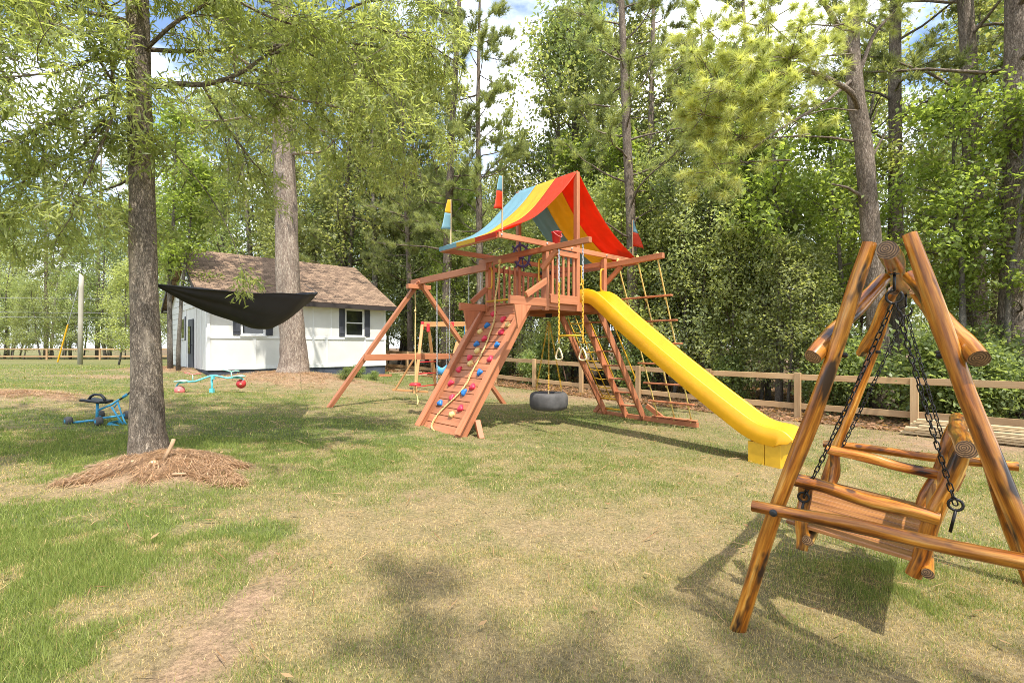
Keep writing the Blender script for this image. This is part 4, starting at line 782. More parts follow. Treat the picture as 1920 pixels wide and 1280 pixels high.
for e_ in (0, 16): mb().tube([P[i, e_] for i in range(33)], .008, 6).build('hem', 'cloth_black', hm, True)
mb().tube([Bq - oH, np.array((-6.75, 15.9, 3.5)) - oH], .006, 6).build('strap', 'cloth_black', hm); mb().tube([A_ - oH, np.array((-3.88, 5.22, 2.2)) - oH], .016, 6).build('strap', 'cloth_black', hm)
# toddler swing set behind the playset
MS = thing('toddler_swing_set', 'small cedar toddler swing set with red brackets behind the big playset', 'swing set', G(-2.1, 15.1)); oM = np.array(MS.location)
def ml(name, p0, p1, w, h, mat='cedar', up=(0, 0, 1)): return mb().beam(np.array(p0) - oM, np.array(p1) - oM, w, h, up).build(name, mat, MS, bevel=.005)
bA, bB = np.array((-2.72, 14.9, 2.16)), np.array((-1.32, 15.5, 2.2)); ml('beam', bA, bB, .06, .15)
def foot(x, y): return np.array(G(x, y, -.02))
fa, fb = foot(-2.84, 14.3), foot(-2.42, 15.6); ml('leg', bA + (0, -.05, 0), fa, .05, .09, up=(1, 0, 0)); ml('leg', bA + (.16, .1, 0), fb, .05, .09, up=(1, 0, 0))
ml('brace', bA + (fa - bA) * .42 + np.array((-.05, 0, 0)), foot(-3.55, 14.75), .05, .09, up=(0, 1, 0)); ml('ground_bar', foot(-3.6, 14.75) + (0, 0, .05), foot(-2.5, 14.6) + (0, 0, .05), .04, .06)
fc, fd = foot(-1.42, 14.9), foot(-1.02, 16.1); ml('leg', bB + (-.1, -.05, 0), fc, .05, .09, up=(1, 0, 0)); ml('leg', bB + (.1, .05, 0), fd, .05, .09, up=(1, 0, 0)); ml('climb_board', foot(-1.95, 14.5) + (0, 0, .2), bB + (-.35, -.15, -.55), .18, .03)
for s in (.55, .72, .9): q0 = bA + (fa - bA) * s; q1 = bA + (.16, .1, 0) + (fb - bA) * s; mb().tube([q0 - oM, q1 - oM], .016, 7).build('rung', 'red_plastic', MS, True)
for q in (bA + (0, -.03, -.04), bA + (.16, .05, -.1), bB + (-.1, -.03, -.04), bA + (bB - bA) * .62 + np.array((0, -.04, -.06))): mb().box(q - oM, (.09, .09, .26)).build('bracket', 'red_plastic', MS, bevel=.02)
mb().lathe([(.02, 0), (.075, .005), (.07, .03), (.03, .04)], 14, foot(-1.9, 14.5) + np.array((.05, .02, .42)) - oM, (-.3, -.9, .3)).build('climbing_hold', 'green_plastic', MS, True)
bsx = bA + (bB - bA) * .32; bsw = thing('bucket_swing', 'blue toddler bucket seat on grey chains', 'bucket swing', (float(bsx[0]) + .1, float(bsx[1]), .62))
prof = np.array([[(math.cos(a_) * r_, math.sin(a_) * r_ * .8, z + (.05 * math.cos(2 * a_) if z > .1 else 0)) for a_ in np.linspace(0, 2 * PI, 17)] for r_, z in ((.03, 0), (.11, .02), (.14, .12), (.155, .26))]); mb().sheet(prof, .012).build('seat', 'blue_plastic', bsw, True)
for s_ in (-.15, .15): chain_into(mb(), (s_, 0, .26), (s_ * 1.1, 0, 1.52), .05, .006, .013).build('chain', 'galv', bsw)
tb = bA + (bB - bA) * .78; tzw = thing('toddler_trapeze', 'short teal bar hanging on the toddler swing set', 'trapeze', (float(tb[0]), float(tb[1]), 1.35))
for s_ in (-.13, .13): mb().tube([(s_, 0, 0), (s_, 0, .8)], .008, 5).build('rope', 'blue_plastic', tzw)
mb().tube([(-.16, 0, 0), (.16, 0, 0)], .016, 8).build('bar', 'teal_paint', tzw)
# sticks and stones on the straw heap round the oak
for i, (x0, y0, x1, y1, r_, lab) in enumerate([(318, 835, 308, 868, .018, 'thick broken stick standing out of the straw heap'), (322, 895, 350, 893, .012, 'short stick lying across the straw heap'), (160, 880, 235, 872, .014, 'long pale stick lying on the edge of the straw heap'), (270, 892, 315, 872, .010, 'thin dark stick lying below the oak trunk')]):
    a_ = pixg(x0, max(y0, 862)); b_ = pixg(x1, y1)
    if i == 0: a_ = b_ + np.array((.06, .05, .2))
    P = [a_ + (b_ - a_) * s + np.array((0, .01 * math.sin(5 * s), .03)) for s in (0, .3, .6, 1)]; tag(mb().tube(P, [r_, r_ * 1.1, r_, r_ * .8], 7).build('stick', 'straw', None, True), lab, 'stick')
for i, (px, py, r_) in enumerate([(250, 868, .03), (288, 870, .035), (200, 876, .028)]):
    p = pixg(px, py); m_ = mb(); rr = np.random.default_rng(i); prof = [(r_ * math.sin(a_) * (1 + .2 * rr.random()), -r_ * .7 * math.cos(a_)) for a_ in np.linspace(.2, PI - .2, 6)]; tag(m_.lathe(prof, 9, p + (0, 0, .015)).build('stone', 'cream_plastic'), ('pale stone at the foot of the oak', 'larger pale stone touching the oak trunk', 'pale stone on the straw away from the oak')[i], 'stone')

# ------------------------------------------------------------------ trees
def wander(rng, base, d, L_, n, wob, lift):
    P = [np.array(base, float)]; d = nrm(d)
    for _ in range(n):
        d = nrm(d + rng.normal(0, wob, 3) + np.array((0, 0, lift))); P.append(P[-1] + d * L_ / n)
    return np.array(P)
def along(P, s):
    n = len(P) - 1; f = min(max(s, 0), .999) * n; i = int(f); return P[i] + (P[i + 1] - P[i]) * (f - i), nrm(P[i + 1] - P[i])
def leaf_quads(rng, A, D, per, spread, ln, wd, c0, c1, droop=-.1, flat=.5):
    k = len(A); n = k * per; A = np.repeat(A, per, 0); D = np.repeat(D, per, 0)
    tone = np.repeat(rng.random((k, 1)), per, 0) * .6 + rng.random((n, 1)) * .4
    C = A + rng.normal(0, 1, (n, 3)) * spread
    d = D * .7 + rng.normal(0, .75, (n, 3)) + np.array((0, 0, droop)); d /= np.linalg.norm(d, axis=1)[:, None]
    up = rng.normal(0, 1 - flat, (n, 3)) + np.array((0, 0, flat * 1.6)); s = np.cross(d, up); s /= np.linalg.norm(s, axis=1)[:, None] + 1e-9
    nn = np.cross(s, d); l = ln * (.65 + .6 * rng.random((n, 1))); w = wd * (.7 + .5 * rng.random((n, 1)))
    B = C; M = C + d * l * .45 + nn * w * .18; T = C + d * l - nn * l * .10
    return np.stack([B, M + s * w / 2, T, M - s * w / 2], 1).reshape(-1, 3), np.array(c0) * (1 - tone) + np.array(c1) * tone
def broadleaf(seed, Ht, r0, cb, rad, nl, nsub, ntw, per, ln, wd, c0, c1, prof=None, spread=.16, barkm='bark_grey', lean=.04, droop=-.1):
    rng = np.random.default_rng(seed); tr = MB(); TP = wander(rng, (0, 0, -.15), (rng.normal(0, lean), rng.normal(0, lean), 1), Ht, 10, .05, .06)
    tr.tube(TP, r0 * np.linspace(1, .12, 11) ** .9, 9, jit=.04); A = []; D = []
    for i in range(nl):
        s = cb + (1 - cb) * (i + rng.random()) / nl; p, d = along(TP, s); az = i * 2.4 + rng.normal(0, .4); q = (s - cb) / (1 - cb)
        rr = rad * (prof(q) if prof else (math.sin(PI * (.12 + .83 * q)) ** .7)); el = rng.uniform(.1, .5) + q * .6
        LP = wander(rng, p, (math.cos(az), math.sin(az), math.tan(el)), rr * rng.uniform(.8, 1.15), 6, .13, .01); tr.tube(LP, r0 * (.36 - .2 * q) * np.linspace(1, .25, 7), 5, cap=False)
        for j in range(nsub):
            u = .2 + .8 * (j + rng.random()) / nsub; p2, d2 = along(LP, u); SP = wander(rng, p2, d2 * .6 + rng.normal(0, .7, 3) + np.array((0, 0, .12)), rr * rng.uniform(.25, .5) + .2, 4, .2, -.02)
            tr.tube(SP, r0 * .09 * np.linspace(1, .3, 5), 3, cap=False)
            for k in range(ntw):
                a_, dd = along(SP, .15 + .85 * (k + rng.random()) / ntw); A.append(a_ + rng.normal(0, .14, 3)); D.append(nrm(dd + rng.normal(0, .5, 3)))
    V, c = leaf_quads(rng, np.array(A), np.array(D), per, spread, ln, wd, c0, c1, droop)
    tm = tr.mesh('trunk', True); tm.materials.append(MAT[barkm]); cm = bigmesh('crown', V, 4, c); cm.materials.append(MAT['leaf']); return tm, cm
def needles(rng, A, D, per, ln, wd, c0, c1, cone=.9):
    k = len(A); n = k * per; A = np.repeat(A, per, 0); D = np.repeat(D, per, 0); tone = np.repeat(rng.random((k, 1)), per, 0) * .7 + rng.random((n, 1)) * .3
    d = D + rng.normal(0, cone * .75, (n, 3)); d /= np.linalg.norm(d, axis=1)[:, None]; B = A - D * rng.random((n, 1)) * ln * .55
    s = np.cross(d, rng.normal(0, 1, (n, 3))); s /= np.linalg.norm(s, axis=1)[:, None]; l = ln * (.7 + .4 * rng.random((n, 1))); T = B + d * l - np.array((0, 0, 1)) * l * .12
    return np.stack([B - s * wd / 2, B + s * wd / 2, T], 1).reshape(-1, 3), np.array(c0) * (1 - tone) + np.array(c1) * tone
NC0, NC1 = (.11, .14, .06), (.26, .30, .14)
def pine(seed, Ht, r0, z0, rad, nb, ntuft, per, ln=.24, wd=.012, c0=NC0, c1=NC1, lean=(0, 0), bare=5):
    rng = np.random.default_rng(seed); tr = MB(); TP = wander(rng, (0, 0, -.2), (lean[0], lean[1], 1), Ht, 14, .010, .004)
    tr.tube(TP, r0 * (np.linspace(1, .10, 15) ** .75), 12, jit=.03); A = []; D = []
    for i in range(nb):
        z = z0 + (Ht - z0) * ((i + rng.random()) / nb); p, d = along(TP, z / Ht); az = i * 2.4 + rng.normal(0, .5); q = (z - z0) / (Ht - z0); rr = rad * (1 - .65 * q) * rng.uniform(.75, 1.2)
        BP = wander(rng, p, (math.cos(az), math.sin(az), rng.uniform(-.05, .5)), rr, 8, .14, .03); br = r0 * .2 * (1 - .5 * q); tr.tube(BP, br * np.linspace(1, .25, 9), 5, cap=False)
        for j in range(ntuft):
            u = .4 + .6 * (j + rng.random()) / ntuft; p2, d2 = along(BP, u); SP = wander(rng, p2, d2 + rng.normal(0, .6, 3), rng.uniform(.2, .6), 3, .15, .08); tr.tube(SP, [.012, .010, .008, .006], 3, cap=False); A += [SP[-1], SP[-2]]; D += [nrm(SP[-1] - SP[-2] + np.array((0, 0, .25)))] * 2
    for i in range(bare):
        z = rng.uniform(2.0, z0); p, d = along(TP, z / Ht); az = rng.uniform(0, 6.28); tr.tube(wander(rng, p, (math.cos(az), math.sin(az), rng.uniform(-.1, .6)), rng.uniform(.3, 1.4), 5, .12, 0), r0 * .13 * np.linspace(1, .3, 6), 5)
    V, c = needles(rng, np.array(A), np.array(D), per, ln, wd, c0, c1)
    tm = tr.mesh('trunk', True); tm.materials.append(MAT['bark_pine']); cm = bigmesh('crown', V, 3, c); cm.materials.append(MAT['needle']); return tm, cm
def plant(name, label, cat, group, kind, x, y, rz=0, sc=1.0, sz=1.0, dz=0, tilt=None):
    o = thing(name, label, cat, G(x, y, dz), rz, group); o.scale = (sc, sc, sc * sz)
    if tilt: o.rotation_euler = (tilt[0], tilt[1], rz)
    put('trunk', kind[0], None, o); put('crown', kind[1], None, o); return o
gA, gB = (.14, .175, .085), (.34, .385, .195)
K = {
 'thicket': broadleaf(21, 7.5, .075, .14, 2.0, 22, 7, 6, 6, .16, .09, gA, gB, lambda q: .7 + .4 * math.sin(PI * q) - .45 * q, .16),
 'thicket2': broadleaf(22, 8.5, .085, .17, 2.2, 22, 7, 6, 6, .16, .085, (.13, .17, .095), (.315, .365, .205), lambda q: .65 + .45 * math.sin(PI * q) - .4 * q, .16),
 'gum': broadleaf(23, 15, .15, .22, 2.7, 28, 6, 7, 6, .18, .12, (.115, .14, .062), (.265, .295, .145), None, .18),
 'gum2': broadleaf(24, 14, .13, .30, 2.4, 24, 6, 6, 6, .18, .12, (.12, .145, .062), (.275, .30, .15), None, .18),
 'dark': broadleaf(25, 13, .16, .18, 3.0, 28, 7, 7, 6, .18, .105, (.085, .125, .058), (.21, .265, .125), None, .18),
 'sapling': broadleaf(26, 8, .055, .35, 1.3, 14, 5, 5, 8, .16, .095, (.11, .15, .055), (.27, .31, .13), None, .16, 'twig', .10),
 'slim': broadleaf(28, 9, .10, .45, 1.5, 14, 6, 6, 8, .16, .095, (.10, .15, .035), (.26, .33, .1), None, .16, 'bark_grey', .0),
 'bush': broadleaf(27, 1.5, .03, .05, .85, 14, 6, 6, 7, .12, .07, (.10, .145, .065), (.24, .30, .135), None, .10, 'twig'),
 'pine': pine(31, 22, .26, 6.0, 3.6, 40, 15, 46, .30, .018), 'pine2': pine(32, 24, .24, 8.0, 3.2, 34, 14, 46, .30, .018), 'pine3': pine(33, 18, .2, 4.5, 3.2, 40, 15, 46, .30, .018),
}
def fpos(t_, n_): p = FP + FD * t_ + FNn * n_; return float(p[0]), float(p[1])
def pxof(x, y): return 960 + F * x / y
def where(px, y):
    if y > 44: return 'beyond the far lawn fence'
    for lim, s in ((430, 'behind the cottage gable'), (700, 'behind the cottage roof'), (860, 'between cottage and playset canopy'), (1090, 'straight behind the playset canopy'), (1250, 'behind the rope ladder'), (1480, 'behind the slide'), (1640, 'between slide and log swing')):
        if px < lim: return s
    return 'behind the log swing'
rng = np.random.default_rng(77)
KN = {'thicket': ('understory_tree', 'leafy low-branched understory tree'), 'thicket2': ('understory_tree', 'dense bluish green understory tree'), 'gum': ('broadleaf_tree', 'tall yellow-green broadleaf tree'), 'gum2': ('broadleaf_tree', 'slim light green broadleaf tree'), 'dark': ('broadleaf_tree', 'dark green broadleaf tree'), 'sapling': ('sapling', 'thin leaning sapling'), 'slim': ('slim_tree', 'slim grey-trunked tree'), 'bush': ('shrub', 'low green shrub'), 'pine': ('pine_tree', 'tall pine with long side branches'), 'pine2': ('pine_tree', 'tall bare-trunked pine'), 'pine3': ('pine_tree', 'bushy pine')}
def grow(kind, x, y, sc=1.0, sz=1.0, extra=''):
    nm, lab = KN[kind]; w_ = where(pxof(x, y), y); q = (x - FP[0]) * FNn[0] + (y - FP[1]) * FNn[1]
    if y <= 44: w_ = ('beside the rail fence' if q < 3.4 else 'just inside the woods' if q < 7.5 else 'deep in the woods' if q < 16 else 'far back') + ' ' + w_
    else: w_ = ('close ' if y < 56 else 'some way ') + w_
    lab = ('' if kind == 'bush' else 'short ' if sc < .75 else 'mid-sized ' if sc < 1.05 else 'towering ') + lab; cat = 'pine' if 'pine' in kind else 'shrub' if kind == 'bush' else 'tree'
    return plant(nm, f'{lab} {extra}{w_}', cat, f'{lab}s {w_}', K[kind], x, y, rng.uniform(0, 6.28), sc * rng.uniform(.92, 1.08), sz)
def cap(px, d, Ht):                         # the two gaps in the canopy where the sky shows low down
    if 850 < px < 990: return min(Ht, 1.3 + (650 - 300) / F * d)
    if 1465 < px < 1565: return min(Ht, 1.3 + (650 - 330) / F * d)
    return Ht
HT = {'thicket': 7.5, 'thicket2': 8.5, 'gum': 15, 'gum2': 14, 'dark': 13, 'sapling': 8, 'slim': 9, 'bush': 1.5}
def row(t0, t1, step, n0, n1, kinds, lo, hi):
    t_ = t0
    while t_ < t1:
        x, y = fpos(t_ + rng.uniform(-.4, .4), rng.uniform(n0, n1)); k = kinds[int(rng.integers(len(kinds)))]; px = pxof(x, y); h = cap(px, y, rng.uniform(lo, hi))
        if px > 1590 and n1 < 7 and k in ('thicket', 'thicket2', 'dark', 'gum', 'gum2'): k = 'bush' if rng.random() < .6 else 'slim'; h = rng.uniform(.9, 1.5) if k == 'bush' else h
        if y > 3 and not (x < -4 and y < 27.5): s = h / HT[k]; grow(k, x, y, max(.45, min(s, 1.25)) if s < 1.25 else s)
        t_ += step * rng.uniform(.8, 1.25)
row(-7, 30, 2.9, 1.6, 3.2, ['thicket', 'thicket2', 'sapling'], 4.2, 7.0)
row(-9, 34, 3.2, 4.0, 6.5, ['dark', 'gum', 'gum2', 'slim'], 8, 12)
row(-12, 40, 3.6, 8, 11.5, ['gum', 'gum2', 'dark'], 11, 16)
row(-16, 46, 4.2, 14, 19, ['gum', 'dark', 'gum2'], 13, 18)
row(-20, 56, 4.4, 23, 31, ['gum', 'dark', 'gum2'], 14, 20)
for i in range(16): x, y = fpos(rng.uniform(-5, 16), rng.uniform(.9, 3)); grow('bush', x, y, rng.uniform(.6, 1.2)) if y > 4 else None
for i in range(20): x, y = fpos(rng.uniform(-5, 20), rng.uniform(1, 6)); grow('slim' if i % 2 else 'sapling', x, y, rng.uniform(.7, 1.1)) if y > 4 else None
# woods beyond the far fence on the open side
for i in range(17): x = -78 + i * 3.9 + rng.uniform(-1, 1); grow(['dark', 'dark', 'thicket2', 'gum'][i % 4], x, rng.uniform(51, 55), 1.0 if i % 4 != 2 else 1.5)
for i in range(15): x = -92 + i * 5.2 + rng.uniform(-1, 1); grow(['dark', 'dark', 'gum2'][i % 3], x, rng.uniform(60, 70), 1.55)
for i in range(5): x = -60 + i * 7 + rng.uniform(-1, 1); grow('pine2', x, rng.uniform(52, 56), .95)
for x, y, k, s in ((-19, 33, 'dark', .9), (-14.5, 31.5, 'gum', .85), (-10.5, 32, 'dark', 1.0), (-7, 30, 'thicket2', 1.2), (-23, 36, 'gum2', 1.1), (-17, 37, 'gum', 1.2), (-12, 38, 'dark', 1.2), (-4.6, 28, 'thicket2', 1.1), (-20.5, 25.5, 'thicket', .75)): grow(k, x, y, s)
for px, d, k, s in ((650, 30, 'gum', 1.35), (705, 29, 'gum2', 1.45), (760, 31, 'gum', 1.4), (815, 33, 'dark', 1.5), (1020, 25, 'gum', 1.25), (1075, 27, 'dark', 1.4), (1130, 24, 'gum', 1.2), (1160, 30, 'gum2', 1.5), (590, 33, 'gum2', 1.5), (480, 34, 'gum', 1.5), (400, 36, 'dark', 1.5)): grow(k, (px - 960) / F * d, d, s, 1.0, '')
for px, n_, k, sc in ((1262, 2.0, 'thicket', .85), (1315, 2.6, 'thicket2', .85), (1372, 1.9, 'thicket', .8), (1425, 2.4, 'thicket2', .72), (1478, 1.8, 'thicket', .62), (1530, 2.2, 'thicket2', .55), (1345, 5, 'thicket2', 1.1), (1440, 5, 'thicket', 1.05), (1230, 5.5, 'thicket2', 1.05), (1150, 2.5, 'thicket', .85), (1060, 2.6, 'thicket2', .9), (985, 2.4, 'thicket', .85), (905, 2.8, 'thicket2', .95), (835, 2.4, 'thicket', .95), (770, 2.6, 'thicket2', .95)):
    a_ = (px - 960) / F; t_ = (FP[0] + FNn[0] * n_ - a_ * (FP[1] + FNn[1] * n_)) / (a_ * FD[1] - FD[0]); x, y = fpos(t_, n_); grow(k, x, y, sc)
# thick undergrowth along the far fence
for i in range(26): grow('thicket2' if i % 2 else 'thicket', -70 + i * 2.0, rng.uniform(49.5, 51), rng.uniform(.55, .9))
row(-24, 60, 3.2, 33, 37, ['thicket', 'thicket2'], 9, 12)
row(-10, 40, 3.4, 9, 14, ['thicket', 'thicket2'], 4, 6.5)
for i in range(24): grow('thicket2' if i % 2 else 'thicket', -84 + i * 2.9, rng.uniform(56, 60), rng.uniform(1.0, 1.3))
# pines standing in the woods where the photograph shows their trunks: (column, distance, kind, size, label)
for px, d, k, s, lab in [(1189, 17.0, 'pine', .86, 'tall pine with long bare side branches behind the playset canopy peak'), (1216, 21.5, 'pine2', .9, 'slim pale pine trunk just behind the pine at the canopy peak'), (901, 22.5, 'pine3', 1.0, 'slim mottled pine rising behind the near canopy flag'), (836, 23.5, 'pine', 1.0, 'stout grey pine behind the yellow and blue flag'), (1682, 14.5, 'pine2', .95, 'straight grey pine behind the leaning pine at the log swing'), (1834, 13.2, 'pine2', 1.05, 'dark straight pine beside the thickest pine by the fence'), (1868, 19, 'pine', .9, 'farther pine seen between the two thick trunks'), (1062, 26, 'pine', .95, 'far pine behind the striped canopy'), (1340, 22, 'pine3', .9, 'bushy far pine behind the slide'), (640, 31, 'pine', 1.0, 'far pine over the cottage roof'), (770, 27, 'pine3', .95, 'bushy pine at the cottage corner'), (1420, 27, 'pine2', 1, 'far slender pine over the slide')]:
    x = (px - 960) / F * d; plant('pine_tree', lab, 'pine', 'pines in the woods', K[k], x, d, rng.uniform(0, 6.28), s)
x, d = (1893 - 960) / F * 11.6, 11.6; plant('pine_tree', 'thickest grey pine trunk right behind the fence by the lumber stack', 'pine', 'pines in the woods', K['pine2'], x, d, 2.2, 1.25, .8, 0, (.0, -.045))
# the leaning pine by the log swing, its limbs set out from the photograph
def custom_tree(name, label, cat, trunk, limbs, seed, barkm, needle, origin):
    o = thing(name, label, cat, tuple(origin)); og = np.array(origin); r_ = np.random.default_rng(seed); tr = MB(); TP = np.array([p for p, _ in trunk]); TR = [r for _, r in trunk]
    tt = np.linspace(0, len(TP) - 1, 40); TP2 = np.stack([np.interp(tt, range(len(TP)), TP[:, k]) for k in range(3)], -1); TR2 = np.interp(tt, range(len(TP)), TR)
    for _ in range(3): TP2[1:-1] = .25 * TP2[:-2] + .5 * TP2[1:-1] + .25 * TP2[2:]
    tr.tube(TP2 - og, TR2, 20, jit=.025); return o, og, r_, tr, TP2
pb = pix(1655, 765, 12.4); pb[2] = float(gz(pb[0], pb[1])) - .1
trunk = [(pb, .27), (pix(1645, 600, 12.3), .225), (pix(1632, 420, 12.2), .205), (pix(1618, 260, 12.1), .19), (pix(1600, 150, 12.0), .18), (pix(1600, 60, 12.1), .12), (pix(1612, -80, 12.3), .1), (pix(1620, -300, 12.6), .05)]
o, og, r_, tr, TP2 = custom_tree('pine_tree', 'leaning pine with a drooping limb of long yellow-green needles by the log swing', 'pine', trunk, None, 41, 'bark_pine', True, pb)
limbs = [([(1612, 215, 12.1), (1600, 175, 11.6), (1560, 150, 10.9), (1510, 130, 10.2), (1480, 140, 9.8), (1425, 130, 9.3)], .07), ([(1605, 150, 12), (1585, 80, 11.8), (1560, 30, 11.4), (1530, -20, 11)], .10), ([(1600, 265, 12.1), (1560, 258, 11.8), (1520, 256, 11.5), (1450, 258, 11)], .03), ([(1598, 150, 12), (1550, 190, 11.4), (1500, 220, 10.6), (1450, 250, 10), (1410, 280, 9.4)], .045), ([(1622, 372, 12.2), (1590, 352, 12), (1560, 345, 11.9)], .045), ([(1632, 300, 12.2), (1660, 250, 12.1)], .04), ([(1620, 262, 12.2), (1645, 205, 12)], .03), ([(1600, 165, 12), (1640, 60, 12), (1700, 0, 12.3)], .06)]
TA, TD = [], []
for L_, r0 in limbs:
    P = np.array([pix(*q) for q in L_]); tt = np.linspace(0, len(P) - 1, 16); P = np.stack([np.interp(tt, range(len(P)), P[:, k]) for k in range(3)], -1)
    P[1:-1] = .25 * P[:-2] + .5 * P[1:-1] + .25 * P[2:]; tr.tube(P - og, r0 * np.linspace(1, .4, 16), 8, jit=.04)
# hanging mass of needle tufts
CL = [(1330, 60, 9.0, 18), (1390, 110, 9.1, 36), (1440, 40, 9.3, 28), (1480, 110, 9.5, 26), (1350, 170, 9.0, 36), (1420, 190, 9.3, 41), (1320, 215, 9.2, 23), (1390, 260, 9.4, 33), (1350, 320, 9.3, 23), (1500, 60, 9.8, 23), (1300, 100, 8.9, 13), (1530, 110, 10.4, 15), (1560, 40, 11, 26), (1470, 215, 9.8, 15), (1620, 20, 12, 20), (1680, 10, 12.2, 18)]
for cx, cy, d, k in CL:
    c_ = pix(cx, cy, d); root = pix(min(1600, cx + 130), cy - 10, d + 1.3); stem_ = wander(r_, root + r_.normal(0, .1, 3), c_ - root, np.linalg.norm(c_ - root), 6, .06, -.01); tr.tube(stem_ - og, .02 * np.linspace(1, .4, 7), 4, cap=False)
    for _ in range(k):
        e = r_.normal(0, 1, 3) * np.array((.31, .36, .25)); q = c_ + e; TA.append(q - og); TD.append(nrm(nrm(c_ - root) * .6 + e * .5 + np.array((-.2, -.2, -.05)) + r_.normal(0, .25, 3)))
        if r_.random() < .5: tr.tube([c_ - og + e * .0, q - og], [.009, .006], 3, cap=False)
V, c = needles(r_, np.array(TA), np.array(TD), 170, .28, .0075, (.17, .21, .085), (.38, .415, .185), .62)
tm = tr.mesh('trunk', True); tm.materials.append(MAT['bark_pine']); put('trunk', tm, None, o); cm = bigmesh('crown', V, 3, c); cm.materials.append(MAT['needle']); put('crown', cm, None, o)
# the big pine beside the cottage
pb = np.array(G(-7.15, 16.0, -.15)); trunk = [(pb, .58), (pb + (0.02, 0, .35), .46), (pb + (.02, 0, 1.0), .40), (pix(541, 560, 16), .37), (pix(536, 400, 16), .345), (pix(531, 250, 16), .33), (pix(528, 80, 16), .30), (pix(528, -200, 16.2), .27), (pix(532, -520, 16.3), .16)]
o, og, r_, tr, TP2 = custom_tree('pine_tree', 'massive pale-barked pine in front of the cottage with straw at its foot', 'pine', trunk, None, 43, 'bark_pine', True, pb)
TA, TD = [], []
for i in range(42):
    z = 7.6 + 13 * (i + r_.random()) / 42; k = int(np.argmin(abs(TP2[:, 2] - z))); az = i * 2.4; BP = wander(r_, TP2[k], (math.cos(az), math.sin(az), r_.uniform(-.1, .4)), r_.uniform(2, 4.2), 8, .13, .02); tr.tube(BP - og, .07 * np.linspace(1, .2, 9), 5, cap=False)
    for j in range(16): p2, d2 = along(BP, .3 + .042 * j); e = p2 + r_.normal(0, .35, 3); TA.append(e - og); TD.append(nrm(d2 + r_.normal(0, .5, 3)))
V, c = needles(r_, np.array(TA), np.array(TD), 45, .26, .014, NC0, NC1)
tm = tr.mesh('trunk', True); tm.materials.append(MAT['bark_pale']); put('trunk', tm, None, o); cm = bigmesh('crown', V, 3, c); cm.materials.append(MAT['needle']); put('crown', cm, None, o)
# thin trees at the cottage corner
for px, d, s, lab in ((320, 18.3, 1.0, 'thin straight tree at the cottage gable corner'), (334, 18.0, .8, 'thin crooked tree touching the straight one at the cottage gable')): plant('sapling', lab, 'tree', 'thin trees at the cottage corner', K['slim'], (px - 960) / F * d, d, px, s, 1.05)
for px, py, s in ((650, 712, .3), (668, 708, .38), (700, 712, .26), (560, 690, .25)): p = pixg(px, py); plant('shrub', 'small weedy green clump at the cottage foundation', 'shrub', 'weeds along the cottage foundation', K['bush'], p[0], p[1], px, s, .7)
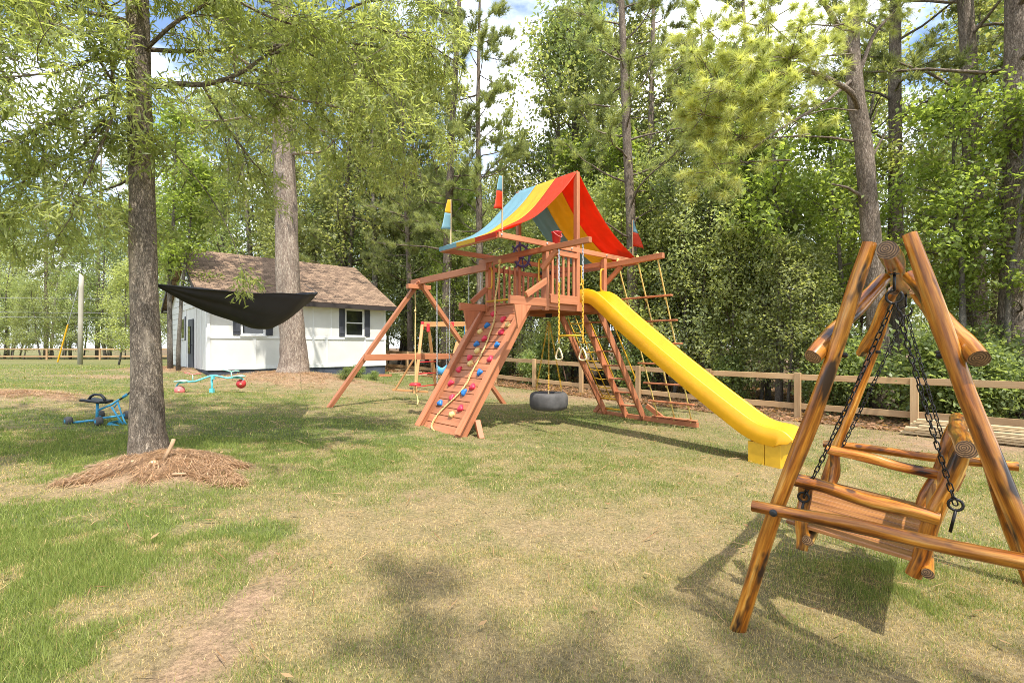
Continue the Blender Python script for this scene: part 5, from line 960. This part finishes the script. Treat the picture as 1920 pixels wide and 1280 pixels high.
# the oak on the lawn
ob_ = np.array((-3.86, 5.2, float(gz(-3.86, 5.2)) - .12)); trunk = [(ob_, .225), (ob_ + (.0, 0, .16), .185), (ob_ + (-.01, 0, .45), .155), (pix(273, 640, 5.2), .132), (pix(267, 400, 5.2), .118), (pix(262, 200, 5.2), .11), (pix(257, 0, 5.2), .102), (pix(250, -250, 5.2), .09), (pix(262, -560, 5.2), .05), (pix(270, -800, 5.2), .02)]
o, og, r_, tr, TP2 = custom_tree('oak_tree', 'oak with narrow willow-like leaves standing in a straw heap on the lawn', 'tree', trunk, None, 47, 'bark_oak', False, ob_)
limbs = [([(286, 163, 5.2), (345, 155, 5.25), (375, 163, 5.3), (430, 148, 5.5), (470, 128, 5.7), (497, 100, 5.9), (560, 92, 6.2), (640, 58, 6.6), (720, 40, 7.0)], .032, 1), ([(430, 150, 5.5), (480, 165, 5.6), (540, 185, 5.8), (610, 195, 6.0), (690, 218, 6.3), (760, 265, 6.6)], .02, 1), ([(232, 75, 5.2), (210, 30, 5.0), (165, -20, 4.8), (100, -70, 4.6), (20, -110, 4.4)], .027, 1), ([(230, 72, 5.2), (212, 115, 5), (210, 150, 4.9), (218, 200, 4.9), (200, 250, 4.85), (165, 330, 4.8), (130, 400, 4.75)], .022, 1), ([(209, 115, 4.95), (165, 113, 4.7), (120, 135, 4.5), (50, 142, 4.3), (-40, 150, 4.2)], .016, 1), ([(208, 175, 4.9), (150, 200, 4.7), (90, 235, 4.5), (20, 265, 4.4), (-40, 280, 4.3)], .014, 1), ([(286, 240, 5.2), (330, 290, 5.3), (390, 360, 5.45), (430, 430, 5.55), (450, 490, 5.6), (472, 556, 5.6)], .008, .3),
 ([(265, 100, 5.2), (330, 40, 5.0), (420, -10, 4.9), (540, -40, 4.9)], .022, 1), ([(260, 20, 5.2), (310, -60, 5.6), (420, -110, 6.2), (560, -130, 7)], .03, 1), ([(255, -40, 5.2), (180, -60, 5.6), (90, -40, 6.2), (0, 20, 7)], .03, 1), ([(258, 330, 5.2), (215, 350, 5.5), (150, 370, 6.0), (60, 390, 6.6)], .014, .9), ([(470, 128, 5.7), (560, 150, 6.4), (640, 260, 7.0), (690, 330, 7.3)], .016, .9), ([(560, 92, 6.2), (640, 130, 6.3), (730, 160, 6.6), (800, 250, 6.9), (820, 330, 7)], .015, .8), ([(380, 160, 5.3), (420, 230, 5.5), (470, 300, 5.7), (500, 330, 6)], .014, .6), ([(255, -60, 5.2), (350, -150, 5), (500, -200, 4.8), (650, -200, 4.8)], .03, 1), ([(497, 100, 5.9), (600, 60, 5.8), (700, 50, 5.9), (800, 80, 6.2), (860, 120, 6.5)], .02, 1.1), ([(560, 92, 6.2), (660, 10, 6.2), (760, -10, 6.4), (850, 30, 6.6)], .02, 1.1), ([(420, -10, 4.9), (520, 40, 4.9), (620, 60, 5), (700, 120, 5.2)], .015, 1), ([(210, 150, 4.9), (150, 60, 4.7), (80, 40, 4.6), (0, 60, 4.5)], .014, 1), ([(218, 200, 4.9), (140, 290, 4.9), (60, 330, 4.9), (-20, 380, 4.9)], .012, 1)]
A, D = [], []
def leafy(P, r0, amount, nsub, sublen):
    tr.tube(P - og, r0 * np.linspace(1, .35, len(P)), 8, jit=.03)
    for j in range(int(nsub * amount)):
        u = .18 + .82 * (j + r_.random()) / (nsub * amount); p2, d2 = along(P, u); SP = wander(r_, p2, d2 * .5 + r_.normal(0, .6, 3) + np.array((0, 0, -.05)), sublen * r_.uniform(.6, 1.3), 5, .17, -.03); tr.tube(SP - og, r0 * .2 * np.linspace(1, .4, 6) + .0015, 4, cap=False)
        for k in range(7):
            q, dd = along(SP, .15 + .85 * (k + r_.random()) / 7); tp = wander(r_, q, dd * .6 + r_.normal(0, .6, 3) + np.array((0, 0, -.15)), r_.uniform(.15, .34), 3, .15, -.06); tr.tube(tp - og, .0022, 3, cap=False)
            for w_ in (.35, .7, 1): a_, d3 = along(tp, w_); A.append(a_ - og); D.append(d3)
for L_, r0, am in limbs:
    P = np.array([pix(*q) for q in L_]); tt = np.linspace(0, len(P) - 1, 20); P = np.stack([np.interp(tt, range(len(P)), P[:, k]) for k in range(3)], -1)
    for _ in range(2): P[1:-1] = .25 * P[:-2] + .5 * P[1:-1] + .25 * P[2:]
    leafy(P, r0, am, 13, .75 if am > .4 else .35)
for i in range(16):                         # the rest of the crown, overhead
    z = 4.6 + 4.6 * (i + r_.random()) / 16; k = int(np.argmin(abs(TP2[:, 2] - z))); az = i * 2.4 + .5; rad_ = (3.6 if z < 7.5 else 2.4) * r_.uniform(.8, 1.1); leafy(wander(r_, TP2[k], (math.cos(az), math.sin(az), .45), rad_, 10, .1, .01), .025, 1.3, 12, .8)
V, c = leaf_quads(r_, np.array(A), np.array(D), 8, .045, .105, .021, (.105, .142, .055), (.265, .305, .135), -.15, .45)
tm = tr.mesh('trunk', True); tm.materials.append(MAT['bark_oak']); put('trunk', tm, None, o); cm = bigmesh('crown', V, 4, c); cm.materials.append(MAT['leaf']); put('crown', cm, None, o)
# trees standing behind the camera: only their dappled shade reaches the picture
SH = pine(34, 17, .16, 11.5, 2.2, 15, 8, 50, .28, .018, bare=0)
for x, y, rz, lab in ((4.0, -5.3, 6.3, 'pine shading the near lawn, out of view behind the camera'), (5.9, -5.6, 2.0, 'second pine out of view, its top shading the lawn beside the log swing')): plant('pine_tree', lab, 'pine', None, SH, x, y, rz)
